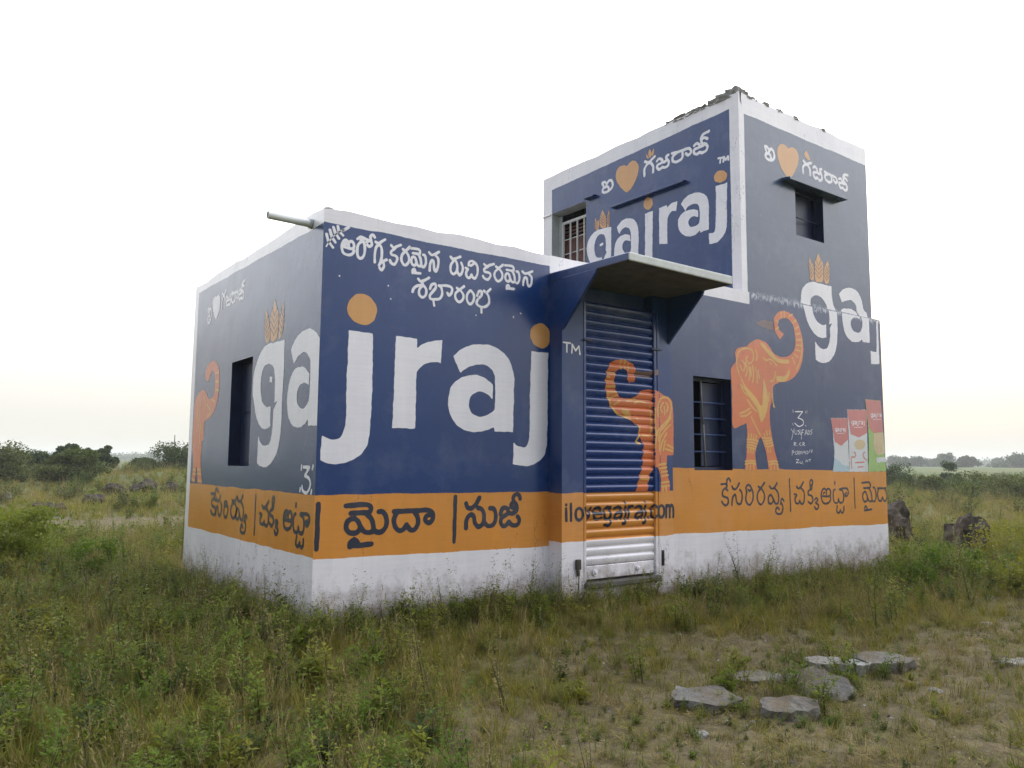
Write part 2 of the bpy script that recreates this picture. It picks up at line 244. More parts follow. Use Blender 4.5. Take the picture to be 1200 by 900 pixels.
('U', 'wheat_ear', 'orange', 'p', 0, 0, '2.522,5.325c 2.482,5.241 2.449,5.265 2.443,5.136 2.504,5.108 2.534,5.211'),
('U', 'wheat_line', 'smear', 's', 0.012, 1, '2.544,5.278 2.526,5.248 2.516,5.228|2.489,5.264 2.507,5.243 2.516,5.228|2.556,5.247 2.528,5.215 2.514,5.194|2.472,5.227 2.499,5.208 2.514,5.194|2.553,5.214 2.526,5.181 2.511,5.161|2.469,5.193 2.496,5.174 2.511,5.161|2.55,5.18 2.523,5.148 2.508,5.127|2.466,5.16 2.494,5.141 2.508,5.127'),
('U', 'wheat_ear', 'orange', 'p', 0, 0, '2.361,5.401c 2.302,5.302 2.278,5.233 2.294,5.121 2.377,5.12 2.422,5.184 2.412,5.309'),
('U', 'wheat_line', 'smear', 's', 0.012, 1, '2.397,5.342 2.368,5.302 2.353,5.276|2.31,5.32 2.338,5.294 2.353,5.276|2.415,5.304 2.372,5.26 2.349,5.232|2.284,5.271 2.326,5.248 2.349,5.232|2.411,5.26 2.368,5.216 2.346,5.189|2.28,5.227 2.322,5.205 2.346,5.189|2.407,5.216 2.365,5.173 2.342,5.145|2.276,5.184 2.318,5.162 2.342,5.145'),
('U', 'wheat_ear', 'orange', 'p', 0, 0, '2.219,5.364c 2.199,5.234 2.22,5.114 2.261,5.113 2.263,5.25'),
('U', 'wheat_line', 'smear', 's', 0.012, 1, '2.245,5.307 2.232,5.273 2.226,5.251|2.206,5.297 2.219,5.269 2.226,5.251|2.258,5.271 2.239,5.235 2.229,5.212|2.199,5.256 2.218,5.23 2.229,5.212|2.262,5.232 2.243,5.196 2.232,5.173|2.202,5.217 2.222,5.191 2.232,5.173|2.265,5.193 2.246,5.157 2.236,5.134|2.206,5.178 2.225,5.152 2.236,5.134'),
('U', 'trademark_letters', 'white', 's', 0.028, 0, '0.166,5.523 0.092,5.509|0.129,5.517 0.139,5.454|0.085,5.452 0.076,5.509 0.048,5.466 0.011,5.5 0.004,5.452'),
('U', 'painted_heart', 'orange', 'p', 0, 0, '1.829,5.926c 1.775,5.968 1.697,5.969 1.62,5.91 1.595,5.826 1.622,5.719 1.701,5.607 1.832,5.532 1.965,5.643 2.059,5.789 2.058,5.907 1.989,5.966 1.895,5.96'),
('U', 'wheat_ear', 'orange', 'p', 0, 0, '1.44,5.998c 1.411,5.95 1.396,5.913 1.436,5.933'),
('U', 'wheat_ear', 'orange', 'p', 0, 0, '1.375,6.047c 1.341,5.975 1.352,5.918 1.386,5.918 1.4,5.99'),
('U', 'wheat_ear', 'orange', 'p', 0, 0, '1.296,6.027c 1.297,5.961 1.327,5.923 1.336,5.97'),
('F', 'letter_g', 'white', 'p', 0, 0, '7.437,4.047c 7.441,3.93 7.468,3.792 7.527,3.699 7.531,3.477 7.509,3.274 7.446,3.108 7.334,2.999 7.193,2.944 7.058,2.947 6.975,2.969c 6.972,3.231c 7.052,3.161 7.17,3.132 7.275,3.172 7.334,3.297 7.342,3.437c 7.4,3.523c 7.328,3.485c 7.336,3.636 7.292,3.77 7.175,3.855 7.057,3.868 6.953,3.825 6.916,3.751 6.958,3.59 7.037,3.501 7.154,3.465 7.251,3.486c 7.248,3.304c 7.11,3.284 6.944,3.335 6.818,3.457 6.744,3.623 6.695,3.752 6.725,3.892 6.829,3.994 6.982,4.046 7.186,4.045'),
('F', 'letter_a', 'white', 'p', 0, 0, '7.622,3.965c 7.754,4.055 7.923,4.093 8.091,4.071 8.198,3.97 8.264,3.81 8.356,3.737 8.367,3.338c 8.174,3.329c 8.158,3.369c 8.041,3.316 7.855,3.318 7.715,3.416 7.669,3.553 7.661,3.715 7.718,3.763 7.885,3.784 8.032,3.76 8.122,3.688c 8.112,3.656c 7.989,3.672 7.893,3.62 7.876,3.536 7.939,3.471 8.05,3.451 8.148,3.503 8.189,3.612c 8.16,3.692 8.07,3.765 8.057,3.847 7.967,3.908 7.837,3.901 7.687,3.851c'),
('F', 'letter_j', 'white', 'p', 0, 0, '8.568,3.687c 8.613,3.692c 8.613,3.044c 8.384,3.025c 8.378,3.224c 8.495,3.213 8.55,3.271'),
('F', 'wheat_ear', 'orange', 'p', 0, 0, '6.926,4.393c 6.962,4.32 7.01,4.268 7.01,4.08 6.933,4.078 6.908,4.232'),
('F', 'wheat_line', 'smear', 's', 0.011, 1, '6.907,4.31 6.927,4.274 6.937,4.25|6.974,4.321 6.95,4.278 6.937,4.25|6.896,4.258 6.928,4.225 6.944,4.202|6.999,4.275 6.964,4.23 6.944,4.202|6.903,4.21 6.935,4.176 6.951,4.153|7.006,4.226 6.971,4.182 6.951,4.153|6.91,4.161 6.942,4.127 6.958,4.104|7.013,4.177 6.978,4.133 6.958,4.104'),
('F', 'wheat_ear', 'orange', 'p', 0, 0, '7.14,4.469c 7.188,4.397 7.246,4.325 7.234,4.106 7.135,4.062 7.051,4.08 7.046,4.294 7.084,4.38'),
('F', 'wheat_line', 'smear', 's', 0.011, 1, '7.08,4.363 7.117,4.322 7.137,4.294|7.202,4.382 7.16,4.329 7.137,4.294|7.049,4.298 7.106,4.261 7.137,4.234|7.234,4.327 7.171,4.271 7.137,4.234|7.049,4.238 7.106,4.201 7.137,4.175|7.234,4.267 7.171,4.211 7.137,4.175|7.049,4.179 7.106,4.141 7.137,4.115|7.234,4.207 7.171,4.151 7.137,4.115'),
('F', 'wheat_ear', 'orange', 'p', 0, 0, '7.363,4.405c 7.402,4.289 7.369,4.092 7.274,4.082 7.275,4.269'),
('F', 'wheat_line', 'smear', 's', 0.011, 1, '7.313,4.319 7.336,4.285 7.348,4.262|7.39,4.331 7.363,4.289 7.348,4.262|7.286,4.266 7.322,4.235 7.341,4.213|7.404,4.285 7.363,4.241 7.341,4.213|7.28,4.217 7.316,4.186 7.335,4.164|7.397,4.235 7.357,4.192 7.335,4.164|7.274,4.168 7.31,4.137 7.329,4.114|7.391,4.186 7.351,4.143 7.329,4.114'),
('F', 'painted_heart', 'orange', 'p', 0, 0, '6.504,5.809c 6.574,5.847 6.662,5.849 6.725,5.798 6.739,5.714 6.694,5.596 6.577,5.442 6.5,5.412 6.426,5.427 6.334,5.498 6.266,5.625 6.256,5.74 6.306,5.812 6.37,5.841 6.455,5.837'),
('F', 'wheat_ear', 'orange', 'p', 0, 0, '6.931,5.889c 6.984,5.828 7.016,5.774 6.936,5.768 6.871,5.827'),
('F', 'painted_elephant', 'red', 'p', 0, 0, '6.184,3.168c 6.266,3.247c 6.178,3.29 6.147,3.355 6.172,3.419 6.264,3.458 6.389,3.451 6.479,3.378 6.508,3.27 6.519,3.16 6.487,3.06 6.391,2.982 6.253,2.942 6.141,2.946 6.031,2.977 5.968,3.039 5.883,3.098 5.755,3.122 5.628,3.099 5.521,3.036 5.479,3.008 5.356,2.988 5.284,2.955 5.262,2.895 5.269,2.806 5.197,2.736 5.169,2.67 5.183,2.493 5.183,2.24 5.189,2.002 5.323,2.019 5.446,2.061c 5.462,1.947 5.447,1.807 5.43,1.616 5.396,1.49c 5.641,1.486c 5.615,1.618 5.63,1.746 5.719,1.89 5.789,1.801 5.847,1.646 5.873,1.49c 6.104,1.484c 6.041,1.648 5.983,1.818 5.937,2.013 5.923,2.21 5.961,2.331 5.998,2.439 6.013,2.547 6.114,2.594c 6.148,2.609 6.284,2.625 6.446,2.684 6.591,2.805 6.669,2.951 6.696,3.121 6.662,3.286 6.575,3.445 6.439,3.534 6.257,3.553 6.142,3.512 6.061,3.427 6.056,3.304 6.119,3.216'),
('F', 'paint_smear', 'smear', 'p', 0, 0, '5.689,3.337c 5.873,3.385 6.059,3.379c 6.076,3.268c 5.869,3.284 5.741,3.303'),
('F', 'elephant_pattern', 'yellow', 's', 0.022, 1, '5.287,2.756 5.291,2.859 5.354,2.949 5.478,2.986 5.581,2.976 5.621,2.914 5.597,2.84 5.534,2.802 5.473,2.842 5.495,2.89|5.287,2.756 5.344,2.632 5.441,2.51 5.582,2.415 5.683,2.317 5.742,2.228|5.665,2.984 5.695,2.92 5.671,2.853|5.391,2.829 5.45,2.769 5.417,2.702|5.451,2.808 5.489,2.72 5.456,2.64|5.522,2.775 5.539,2.672 5.516,2.593|5.595,2.781 5.612,2.664 5.588,2.571|5.657,2.759 5.685,2.657 5.682,2.571|5.358,2.762 5.386,2.7|5.552,2.751 5.57,2.648|5.698,2.723 5.726,2.633|5.811,2.904 5.874,2.87 5.962,2.89 6.027,2.869 6.091,2.821|5.96,2.85 5.981,2.832|5.95,2.609 6.016,2.62 6.052,2.683 6.065,2.738|6.521,2.8 6.608,2.918 6.656,3.075 6.659,3.23|6.222,3.535 6.219,3.466|6.291,3.544 6.287,3.467|6.391,3.493 6.462,3.53|6.48,3.42 6.541,3.462|6.519,3.341 6.595,3.377|6.539,3.273 6.627,3.293|6.54,3.197 6.646,3.211|6.541,3.127 6.635,3.132|6.522,3.063 6.615,3.057|6.484,3.004 6.564,2.969|6.436,2.958 6.49,2.88|6.116,3.406 6.148,3.389|6.1,3.295 6.157,3.322|5.328,2.171 5.43,2.201 5.524,2.244|5.337,2.14 5.449,2.151 5.543,2.2|5.551,2.136 5.63,2.029 5.72,1.922|5.987,2.452 5.995,2.359 6.014,2.301|6.003,2.3 6.024,2.281|5.923,2.461 5.908,2.355|5.476,2.345 5.576,2.259 5.658,2.212|5.519,2.386 5.64,2.289|5.36,2.53 5.408,2.444 5.499,2.397|5.492,1.929 5.485,1.884|5.544,1.93 5.536,1.885|5.595,1.925 5.583,1.88|5.647,1.914 5.624,1.874|5.459,1.858 5.562,1.86 5.675,1.843|5.454,1.826 5.56,1.824 5.653,1.811|5.453,1.794 5.549,1.789 5.637,1.775|5.452,1.766 5.537,1.757 5.619,1.743|5.475,1.744 5.47,1.705|5.526,1.738 5.521,1.7|5.574,1.732 5.564,1.694|5.795,1.944 5.814,1.899|5.849,1.971 5.862,1.926|5.903,1.98 5.91,1.934|5.751,1.891 5.835,1.88 5.939,1.895|5.781,1.852 5.855,1.848 5.952,1.867|5.801,1.82 5.875,1.815 5.966,1.837|5.821,1.788 5.884,1.779 5.976,1.802|5.862,1.75 5.871,1.711|5.915,1.751 5.925,1.712|5.413,1.591 5.511,1.602 5.603,1.592|5.408,1.559 5.51,1.572 5.608,1.56|5.448,1.54 5.436,1.49|5.509,1.541 5.497,1.49|5.571,1.541 5.579,1.49|5.877,1.588 5.974,1.601 6.06,1.593|5.886,1.555 5.973,1.569 6.07,1.559|5.928,1.536 5.915,1.488|5.993,1.536 5.986,1.488|6.047,1.537 6.067,1.488'),
('F', 'elephant_pattern', 'yellow', 'p', 0, 2, '5.37,2.518 5.501,2.469 5.664,2.368 5.755,2.281 5.781,2.4 5.807,2.646c 5.87,2.498 5.896,2.341 5.847,2.194 5.762,2.086 5.721,2.11 5.669,2.238 5.559,2.349'),
('F', 'elephant_pattern', 'yellow', 'p', 0, 2, '5.737,3.086c 5.818,3.084 5.902,3.032 6.031,2.964 6.128,2.911 6.365,2.918c 6.367,2.87c 6.181,2.855 6.028,2.896 5.879,2.977'),
('F', 'elephant_pattern', 'yellow', 'p', 0, 2, '6.075,2.698c 6.152,2.684 6.287,2.711 6.372,2.818c 6.356,2.719 6.266,2.628 6.082,2.611c'),
('F', 'painter_signature', 'white', 's', 0.013, 0, '6.471,2.245 6.639,2.253|6.639,2.253 6.525,2.166|6.525,2.166 6.629,2.143 6.643,2.088 6.543,2.055 6.453,2.095'),
('F', 'painter_signature', 'white', 's', 0.007, 0, '6.422,2.264 6.425,2.23|6.71,2.266 6.704,2.235|6.739,2.267 6.733,2.236|6.407,2.093 6.417,2.067|6.684,2.076 6.707,2.063|6.369,2.018 6.413,1.972|6.438,2.027 6.374,1.877|6.453,2.007 6.451,1.957 6.492,1.958 6.501,2.009|6.557,2.013 6.522,1.996 6.555,1.976 6.519,1.945|6.569,2.011 6.568,1.956 6.601,1.957 6.611,2.012|6.651,2.013 6.615,2.005 6.588,1.889|6.585,1.97 6.637,1.979|6.671,1.945 6.705,2.015 6.73,1.95|6.679,1.97 6.719,1.974|6.75,2.016 6.747,1.954 6.786,1.983 6.75,2.016|6.844,2.026 6.804,2.004 6.839,1.984 6.794,1.953|6.427,1.804 6.429,1.844 6.47,1.834 6.433,1.82 6.473,1.802|6.499,1.805 6.503,1.803|6.579,1.845 6.539,1.826 6.577,1.804|6.596,1.807 6.601,1.804|6.622,1.808 6.624,1.849 6.661,1.838 6.627,1.824 6.668,1.806|6.376,1.675 6.388,1.736 6.424,1.723 6.391,1.706|6.436,1.694 6.44,1.691|6.474,1.731 6.45,1.71 6.472,1.69 6.503,1.711 6.493,1.738|6.516,1.731 6.519,1.695|6.539,1.738 6.532,1.684|6.556,1.695 6.574,1.732 6.595,1.698|6.611,1.696 6.618,1.733 6.643,1.713 6.663,1.736 6.668,1.699|6.691,1.734 6.684,1.693|6.708,1.741 6.737,1.721 6.705,1.697|6.774,1.753 6.753,1.714|6.798,1.756 6.816,1.722 6.834,1.759|6.46,1.623 6.522,1.623|6.522,1.623 6.463,1.582|6.463,1.582 6.527,1.583|6.549,1.603 6.548,1.579 6.589,1.579 6.598,1.606|6.605,1.57 6.617,1.567|6.672,1.59 6.685,1.621 6.707,1.598 6.732,1.625|6.756,1.625 6.787,1.63|6.77,1.627 6.766,1.598'),
('F', 'flour_packet', 'pack', 'p', 0, 0, '7.29,2.195c 7.699,2.212c 7.71,1.467c 7.298,1.467c 7.349,1.679 7.345,1.835 7.32,2.061'),
('F', 'packet_print', 'packred', 'p', 0, 1, '7.295,2.193c 7.697,2.209c 7.707,1.914c 7.524,1.821c 7.373,1.871c 7.326,2.033'),
('F', 'packet_print', 'packblue', 'p', 0, 1, '7.347,1.657c 7.435,1.623 7.559,1.56 7.705,1.55c 7.708,1.47c 7.304,1.47c'),
('F', 'flour_packet', 'pack', 'p', 0, 1, '7.699,2.329c 8.208,2.352c 8.191,1.467c 7.71,1.467c 7.719,1.9'),
('F', 'packet_print', 'packred', 'p', 0, 2, '7.704,2.326c 8.202,2.349c 8.207,2.023c 7.982,1.947c 7.77,1.989c'),
('F', 'packet_print', 'packgold', 'p', 0, 2, '8.14,1.851 8.124,1.819 8.082,1.794 8.024,1.779 7.961,1.778 7.906,1.791 7.869,1.815 7.857,1.845 7.873,1.876 7.913,1.901 7.97,1.916 8.034,1.917 8.09,1.905 8.128,1.881'),
('F', 'packet_print', 'packred', 's', 0.02, 2, '7.771,1.51 7.759,1.611 7.776,1.669 7.856,1.67 7.88,1.714 7.839,1.74'),
('F', 'packet_print', 'packred', 's', 0.02, 2, '8.166,1.629 8.087,1.672 8.076,1.717 8.119,1.744'),
('F', 'packet_print', 'packred', 's', 0.02, 2, '7.865,1.594 8.096,1.602'),
('F', 'packet_print', 'packred', 's', 0.02, 2, '7.928,1.532 8.064,1.537'),
('F', 'flour_packet', 'packgreen', 'p', 0, 2, '8.176,2.501c 8.606,2.501c 8.672,1.474c 8.197,1.467c 8.236,2.031'),
('F', 'packet_print', 'packred', 'p', 0, 3, '8.182,2.498c 8.603,2.498c 8.642,2.043c 8.376,2.021c 8.263,2.092c'),
('F', 'packet_print', 'packgold', 'p', 0, 3, '8.376,2.021c 8.642,2.04c 8.666,1.739c 8.467,1.707 8.361,1.81'),
('F', 'packet_print', 'pack', 'p', 0, 3, '8.421,1.669c 8.661,1.679c 8.668,1.61c 8.431,1.598c'),
('F', 'packet_print', 'white', 's', 0.011, 2, '7.429,2.058 7.394,2.051 7.388,2.031 7.419,2.025 7.432,2.046|7.435,2.058 7.433,2.018 7.397,2.009|7.455,2.055 7.486,2.056 7.484,2.025|7.485,2.043 7.456,2.038 7.456,2.026 7.485,2.027|7.515,2.06 7.513,2.017 7.496,2.012|7.54,2.061 7.538,2.027|7.54,2.054 7.565,2.062|7.586,2.059 7.615,2.06 7.613,2.029|7.614,2.047 7.587,2.042 7.586,2.03 7.613,2.031|7.645,2.065 7.642,2.021 7.625,2.015'),
('F', 'packet_print', 'white', 's', 0.007, 2, '7.431,1.989 7.607,1.996'),
('F', 'packet_print', 'white', 's', 0.011, 3, '7.854,2.174 7.808,2.165 7.801,2.14 7.841,2.133 7.858,2.16|7.862,2.174 7.859,2.123 7.812,2.111|7.889,2.171 7.929,2.172 7.927,2.133|7.928,2.156 7.89,2.149 7.889,2.134 7.927,2.136|7.968,2.178 7.964,2.122 7.942,2.115|8,2.18 7.997,2.135|8,2.171 8.033,2.181|8.06,2.177 8.099,2.179 8.096,2.139|8.098,2.162 8.062,2.155 8.061,2.14 8.097,2.142|8.138,2.185 8.134,2.128 8.112,2.121'),
('F', 'packet_print', 'white', 's', 0.007, 3, '7.856,2.086 8.088,2.097'),
('F', 'packet_print', 'white', 's', 0.011, 4, '8.367,2.299 8.323,2.29 8.316,2.267 8.354,2.261 8.371,2.286|8.374,2.299 8.371,2.252 8.327,2.24|8.4,2.296 8.438,2.298 8.436,2.261|8.437,2.283 8.401,2.276 8.4,2.262 8.436,2.264|8.475,2.304 8.471,2.252 8.45,2.245|8.506,2.305 8.503,2.264|8.505,2.297 8.537,2.307|8.563,2.304 8.6,2.305 8.597,2.268|8.599,2.29 8.564,2.283 8.563,2.269 8.597,2.271'),
('F', 'packet_print', 'white', 's', 0.007, 4, '8.369,2.218 8.589,2.229'),
('S', 'painted_elephant', 'red', 'p', 0, 0, '3.454,2.419c 3.519,2.433c 3.535,2.579 3.499,2.628 3.399,2.656 3.3,2.66 3.202,2.635 3.133,2.568 3.105,2.476 3.091,2.374 3.104,2.265 3.158,2.158 3.226,2.091 3.323,2.055 3.45,2.019 3.507,1.986 3.579,1.963 3.578,1.901 3.599,1.83 3.649,1.77 3.64,1.636 3.631,1.534 3.594,1.442 3.527,1.251c 3.701,1.248c 3.724,1.35 3.762,1.463 3.83,1.519 3.874,1.463 3.91,1.369 3.878,1.256c 4.045,1.248c 4.039,1.348 4.003,1.452 3.997,1.557 4.009,1.649c 4.111,1.652c 4.117,1.981 4.108,2.194 4.079,2.278 3.971,2.315 3.865,2.351 3.745,2.365 3.641,2.348 3.568,2.302 3.51,2.268 3.395,2.251 3.311,2.257 3.255,2.304 3.228,2.383 3.229,2.485 3.271,2.549 3.356,2.565 3.412,2.539 3.433,2.505 3.397,2.466c'),
('S', 'elephant_pattern', 'yellow', 's', 0.022, 1, '3.118,2.296 3.165,2.168 3.233,2.096 3.337,2.06 3.45,2.024|3.112,2.466 3.146,2.463|3.102,2.415 3.215,2.428|3.104,2.355 3.221,2.368|3.111,2.295 3.235,2.308|3.133,2.508 3.229,2.505|3.314,2.654 3.313,2.567|3.378,2.654 3.37,2.572|3.434,2.623 3.419,2.55|3.131,2.226 3.255,2.274|3.185,2.149 3.297,2.225|3.324,2.115 3.394,2.068 3.465,2.071|3.338,2.136 3.422,2.11|3.509,2.206 3.582,2.23 3.684,2.215|3.395,2.22 3.538,2.249|3.536,2.064 3.558,2.034|3.579,1.963 3.592,1.881 3.548,1.808 3.562,1.773|3.548,1.778 3.591,1.773|3.861,2.077 3.855,2.161 3.894,2.258 3.986,2.294 4.063,2.256 4.085,2.172 4.044,2.063 3.95,1.986 3.859,1.92 3.843,1.867|3.954,2.229 3.908,2.174 3.937,2.122|4,2.231 4.031,2.19 4.007,2.136|3.969,2.187 3.975,2.103|4.075,2.065 3.981,1.976 3.888,1.9 3.864,1.805|4.066,1.99 3.965,1.913 3.887,1.816 3.878,1.701|4.002,1.893 3.932,1.796 3.893,1.681|3.978,1.808 3.946,1.702|4.008,1.767 4.1,1.731|3.984,1.719 4.099,1.694|3.757,2.177 3.77,2.011 3.761,1.865|3.817,2.159 3.807,2.012 3.828,1.867 3.803,1.7|3.635,1.862 3.724,1.859|3.623,1.432 3.718,1.427|3.601,1.392 3.717,1.386|3.571,1.351 3.709,1.345|3.868,1.545 3.989,1.557|3.882,1.504 3.996,1.515|3.904,1.463 4.003,1.473|3.919,1.421 4.018,1.431|3.91,1.349 4.032,1.358|3.902,1.307 4.039,1.316|3.939,1.297 3.931,1.253|3.985,1.296 3.987,1.252'),
('S', 'elephant_pattern', 'yellow', 'p', 0, 2, '3.324,2.115c 3.436,2.1 3.479,2.061 3.436,2.054 3.365,2.077'),
('S', 'paint_smear', 'smear', 'p', 0, 0, '3.535,2.564c 3.688,2.555 3.869,2.595c 3.875,2.537c 3.747,2.501 3.534,2.491c'),
('S', 'web_address_letter', 'navy', 's', 0.032, 0, '2.542,1.104 2.542,0.987|2.542,1.143 2.542,1.141'),
('S', 'web_address_letter', 'navy', 's', 0.032, 0, '2.604,1.149 2.604,0.986'),
('S', 'web_address_letter', 'navy', 's', 0.032, 0, '2.664,1.044 2.676,1.086 2.711,1.104 2.747,1.086 2.759,1.044 2.747,1.002 2.711,0.985 2.676,1.003 2.664,1.044'),
('S', 'web_address_letter', 'navy', 's', 0.032, 0, '2.791,1.103 2.833,0.984|2.833,0.984 2.876,1.103'),
('S', 'web_address_letter', 'navy', 's', 0.032, 0, '2.918,1.043 3.028,1.042|3.028,1.042 3.011,1.089 2.972,1.103 2.928,1.085 2.915,1.043 2.928,1.001 2.971,0.982 3.028,0.996'),
('S', 'web_address_letter', 'navy', 's', 0.032, 0, '3.065,1.042 3.076,1.085 3.11,1.103 3.143,1.085 3.154,1.042 3.143,0.999 3.109,0.981 3.075,0.999 3.065,1.042|3.154,1.103 3.153,0.957 3.126,0.917 3.064,0.923'),
('S', 'web_address_letter', 'navy', 's', 0.032, 0, '3.211,1.088 3.26,1.103 3.309,1.078 3.309,0.979|3.309,1.041 3.25,1.041 3.21,1.011 3.24,0.979 3.309,1.004'),
('S', 'web_address_letter', 'navy', 's', 0.032, 0, '3.37,1.103 3.368,0.96 3.352,0.925 3.328,0.929|3.37,1.148 3.37,1.146'),
('S', 'web_address_letter', 'navy', 's', 0.032, 0, '3.418,1.103 3.417,0.978|3.418,1.065 3.45,1.103 3.483,1.103'),
('S', 'web_address_letter', 'navy', 's', 0.032, 0, '3.52,1.087 3.57,1.103 3.62,1.077 3.618,0.976|3.619,1.039 3.559,1.039 3.519,1.008 3.548,0.976 3.619,1.001'),
('S', 'web_address_letter', 'navy', 's', 0.032, 0, '3.67,1.102 3.668,0.957 3.653,0.921 3.63,0.925|3.671,1.149 3.671,1.146'),
('S', 'web_address_letter', 'navy', 's', 0.032, 0, '3.721,0.977 3.725,0.975'),
('S', 'web_address_letter', 'navy', 's', 0.032, 0, '3.829,1.083 3.801,1.102 3.766,1.083 3.757,1.038 3.765,0.993 3.799,0.974 3.827,0.993'),
('S', 'web_address_letter', 'navy', 's', 0.032, 0, '3.851,1.038 3.864,1.083 3.902,1.102 3.939,1.083 3.95,1.037 3.938,0.992 3.9,0.973 3.862,0.993 3.851,1.038'),
('S', 'web_address_letter', 'navy', 's', 0.032, 0, '3.984,1.102 3.982,0.972|3.983,1.07 4.012,1.102 4.04,1.069 4.038,0.971|4.04,1.069 4.069,1.102 4.097,1.069 4.095,0.971'),
('S', 'trademark_letters', 'white', 's', 0.018, 0, '2.501,2.767 2.594,2.767|2.547,2.766 2.547,2.674|2.614,2.668 2.619,2.756|2.619,2.756 2.666,2.696|2.666,2.696 2.709,2.749|2.709,2.749 2.724,2.665'),
('B', 'telugu_letter', 'white', 's', 0.026, 0, '0.189,3.397 0.269,3.395 0.283,3.432 0.26,3.459 0.233,3.441 0.235,3.407|0.233,3.441 0.207,3.46 0.179,3.438 0.171,3.39 0.186,3.345 0.228,3.332 0.266,3.346 0.284,3.376 0.269,3.397|0.197,3.419 0.211,3.428'),
('B', 'telugu_letter', 'white', 's', 0.026, 0, '0.313,3.489 0.346,3.513 0.384,3.506 0.428,3.492|0.366,3.489 0.32,3.432 0.317,3.352 0.342,3.32 0.375,3.344 0.387,3.408 0.376,3.469 0.347,3.483|0.404,3.48 0.44,3.496 0.453,3.464 0.429,3.44 0.411,3.455|0.447,3.495 0.438,3.532 0.46,3.554 0.48,3.533'),
('B', 'telugu_letter', 'white', 's', 0.026, 0, '0.491,3.494 0.521,3.488 0.55,3.509 0.583,3.533|0.486,3.312 0.484,3.389 0.497,3.445 0.521,3.472 0.546,3.453 0.553,3.382 0.542,3.317 0.528,3.289|0.535,3.305 0.566,3.33 0.601,3.349|0.572,3.322 0.577,3.286 0.554,3.248 0.533,3.268'),
('B', 'telugu_letter', 'white', 's', 0.026, 0, '0.644,3.489 0.67,3.47 0.7,3.489 0.74,3.51|0.68,3.467 0.646,3.434 0.65,3.407 0.692,3.4 0.708,3.371 0.684,3.323 0.649,3.327 0.635,3.35'),
('B', 'telugu_letter', 'white', 's', 0.026, 0, '0.764,3.475 0.788,3.464 0.811,3.483 0.831,3.505|0.788,3.457 0.756,3.422 0.75,3.376 0.771,3.337 0.797,3.333 0.825,3.368 0.826,3.414 0.801,3.454'),
('B', 'telugu_letter', 'white', 's', 0.026, 0, '0.849,3.497 0.889,3.501 0.927,3.501 0.942,3.486 0.941,3.464 0.928,3.457 0.868,3.455|0.93,3.448 0.947,3.419 0.955,3.379 0.952,3.352 0.937,3.344 0.918,3.354 0.905,3.383 0.893,3.414 0.876,3.424 0.857,3.41 0.851,3.381 0.86,3.353 0.877,3.345 0.896,3.35 0.906,3.377|0.954,3.358 0.972,3.343 0.991,3.349 1.005,3.382 1.003,3.428 0.991,3.456 0.974,3.458|0.868,3.271 0.869,3.295 0.883,3.308 0.896,3.293 0.893,3.274|0.868,3.274 0.95,3.28'),
('B', 'telugu_letter', 'white', 's', 0.026, 0, '1.038,3.491 1.065,3.472 1.097,3.482 1.145,3.514|1.047,3.322 1.051,3.38 1.066,3.42 1.087,3.414 1.097,3.34 1.116,3.324 1.134,3.364 1.138,3.441 1.108,3.472'),
('B', 'telugu_letter', 'white', 's', 0.026, 0, '1.273,3.488 1.298,3.47 1.338,3.484 1.383,3.506|1.32,3.468 1.281,3.417 1.276,3.355 1.303,3.327 1.336,3.348 1.351,3.399 1.341,3.446 1.32,3.468|1.346,3.366 1.372,3.328 1.401,3.349 1.412,3.404 1.393,3.449'),
('B', 'telugu_letter', 'white', 's', 0.026, 0, '1.477,3.438 1.485,3.472 1.522,3.488 1.534,3.462 1.502,3.439|1.534,3.484 1.575,3.449 1.582,3.381 1.559,3.326 1.531,3.324 1.513,3.351|1.513,3.351 1.49,3.318 1.456,3.328 1.452,3.371 1.472,3.4 1.446,3.407'),
('B', 'telugu_letter', 'white', 's', 0.026, 0, '1.658,3.479 1.69,3.462 1.726,3.479 1.775,3.497|1.702,3.459 1.661,3.431 1.665,3.407 1.717,3.401 1.736,3.376 1.707,3.334 1.664,3.338 1.647,3.358'),
('B', 'telugu_letter', 'white', 's', 0.026, 0, '1.8,3.476 1.83,3.465 1.858,3.485 1.884,3.506|1.83,3.459 1.791,3.424 1.783,3.38 1.809,3.341 1.841,3.337 1.875,3.372 1.877,3.417 1.846,3.456'),
('B', 'telugu_letter', 'white', 's', 0.026, 0, '1.911,3.507 1.957,3.511 2,3.511 2.017,3.496 2.016,3.473 2.001,3.465 1.932,3.464|2.003,3.456 2.023,3.426 2.032,3.385 2.029,3.357 2.011,3.349 1.99,3.36 1.974,3.389 1.961,3.421 1.942,3.431 1.921,3.417 1.914,3.387 1.924,3.358 1.943,3.35 1.964,3.356 1.976,3.383|2.031,3.363 2.051,3.348 2.073,3.354 2.089,3.388 2.087,3.435 2.073,3.464 2.054,3.466|1.933,3.273 1.934,3.298 1.95,3.311 1.965,3.296 1.962,3.277|1.932,3.277 2.026,3.283'),
('B', 'telugu_letter', 'white', 's', 0.026, 0, '2.128,3.478 2.16,3.462 2.198,3.47 2.255,3.497|2.138,3.338 2.143,3.386 2.161,3.419 2.186,3.414 2.198,3.352 2.22,3.339 2.242,3.372 2.246,3.436 2.211,3.462'),
('B', 'telugu_letter', 'white', 's', 0.026, 0, '0.927,3.225 0.954,3.205 0.996,3.221 1.043,3.251|0.873,3.097 0.888,3.136 0.929,3.163 0.978,3.17 1.013,3.139 1.009,3.083 0.973,3.059 0.941,3.083 0.945,3.13 0.976,3.171 0.966,3.203'),
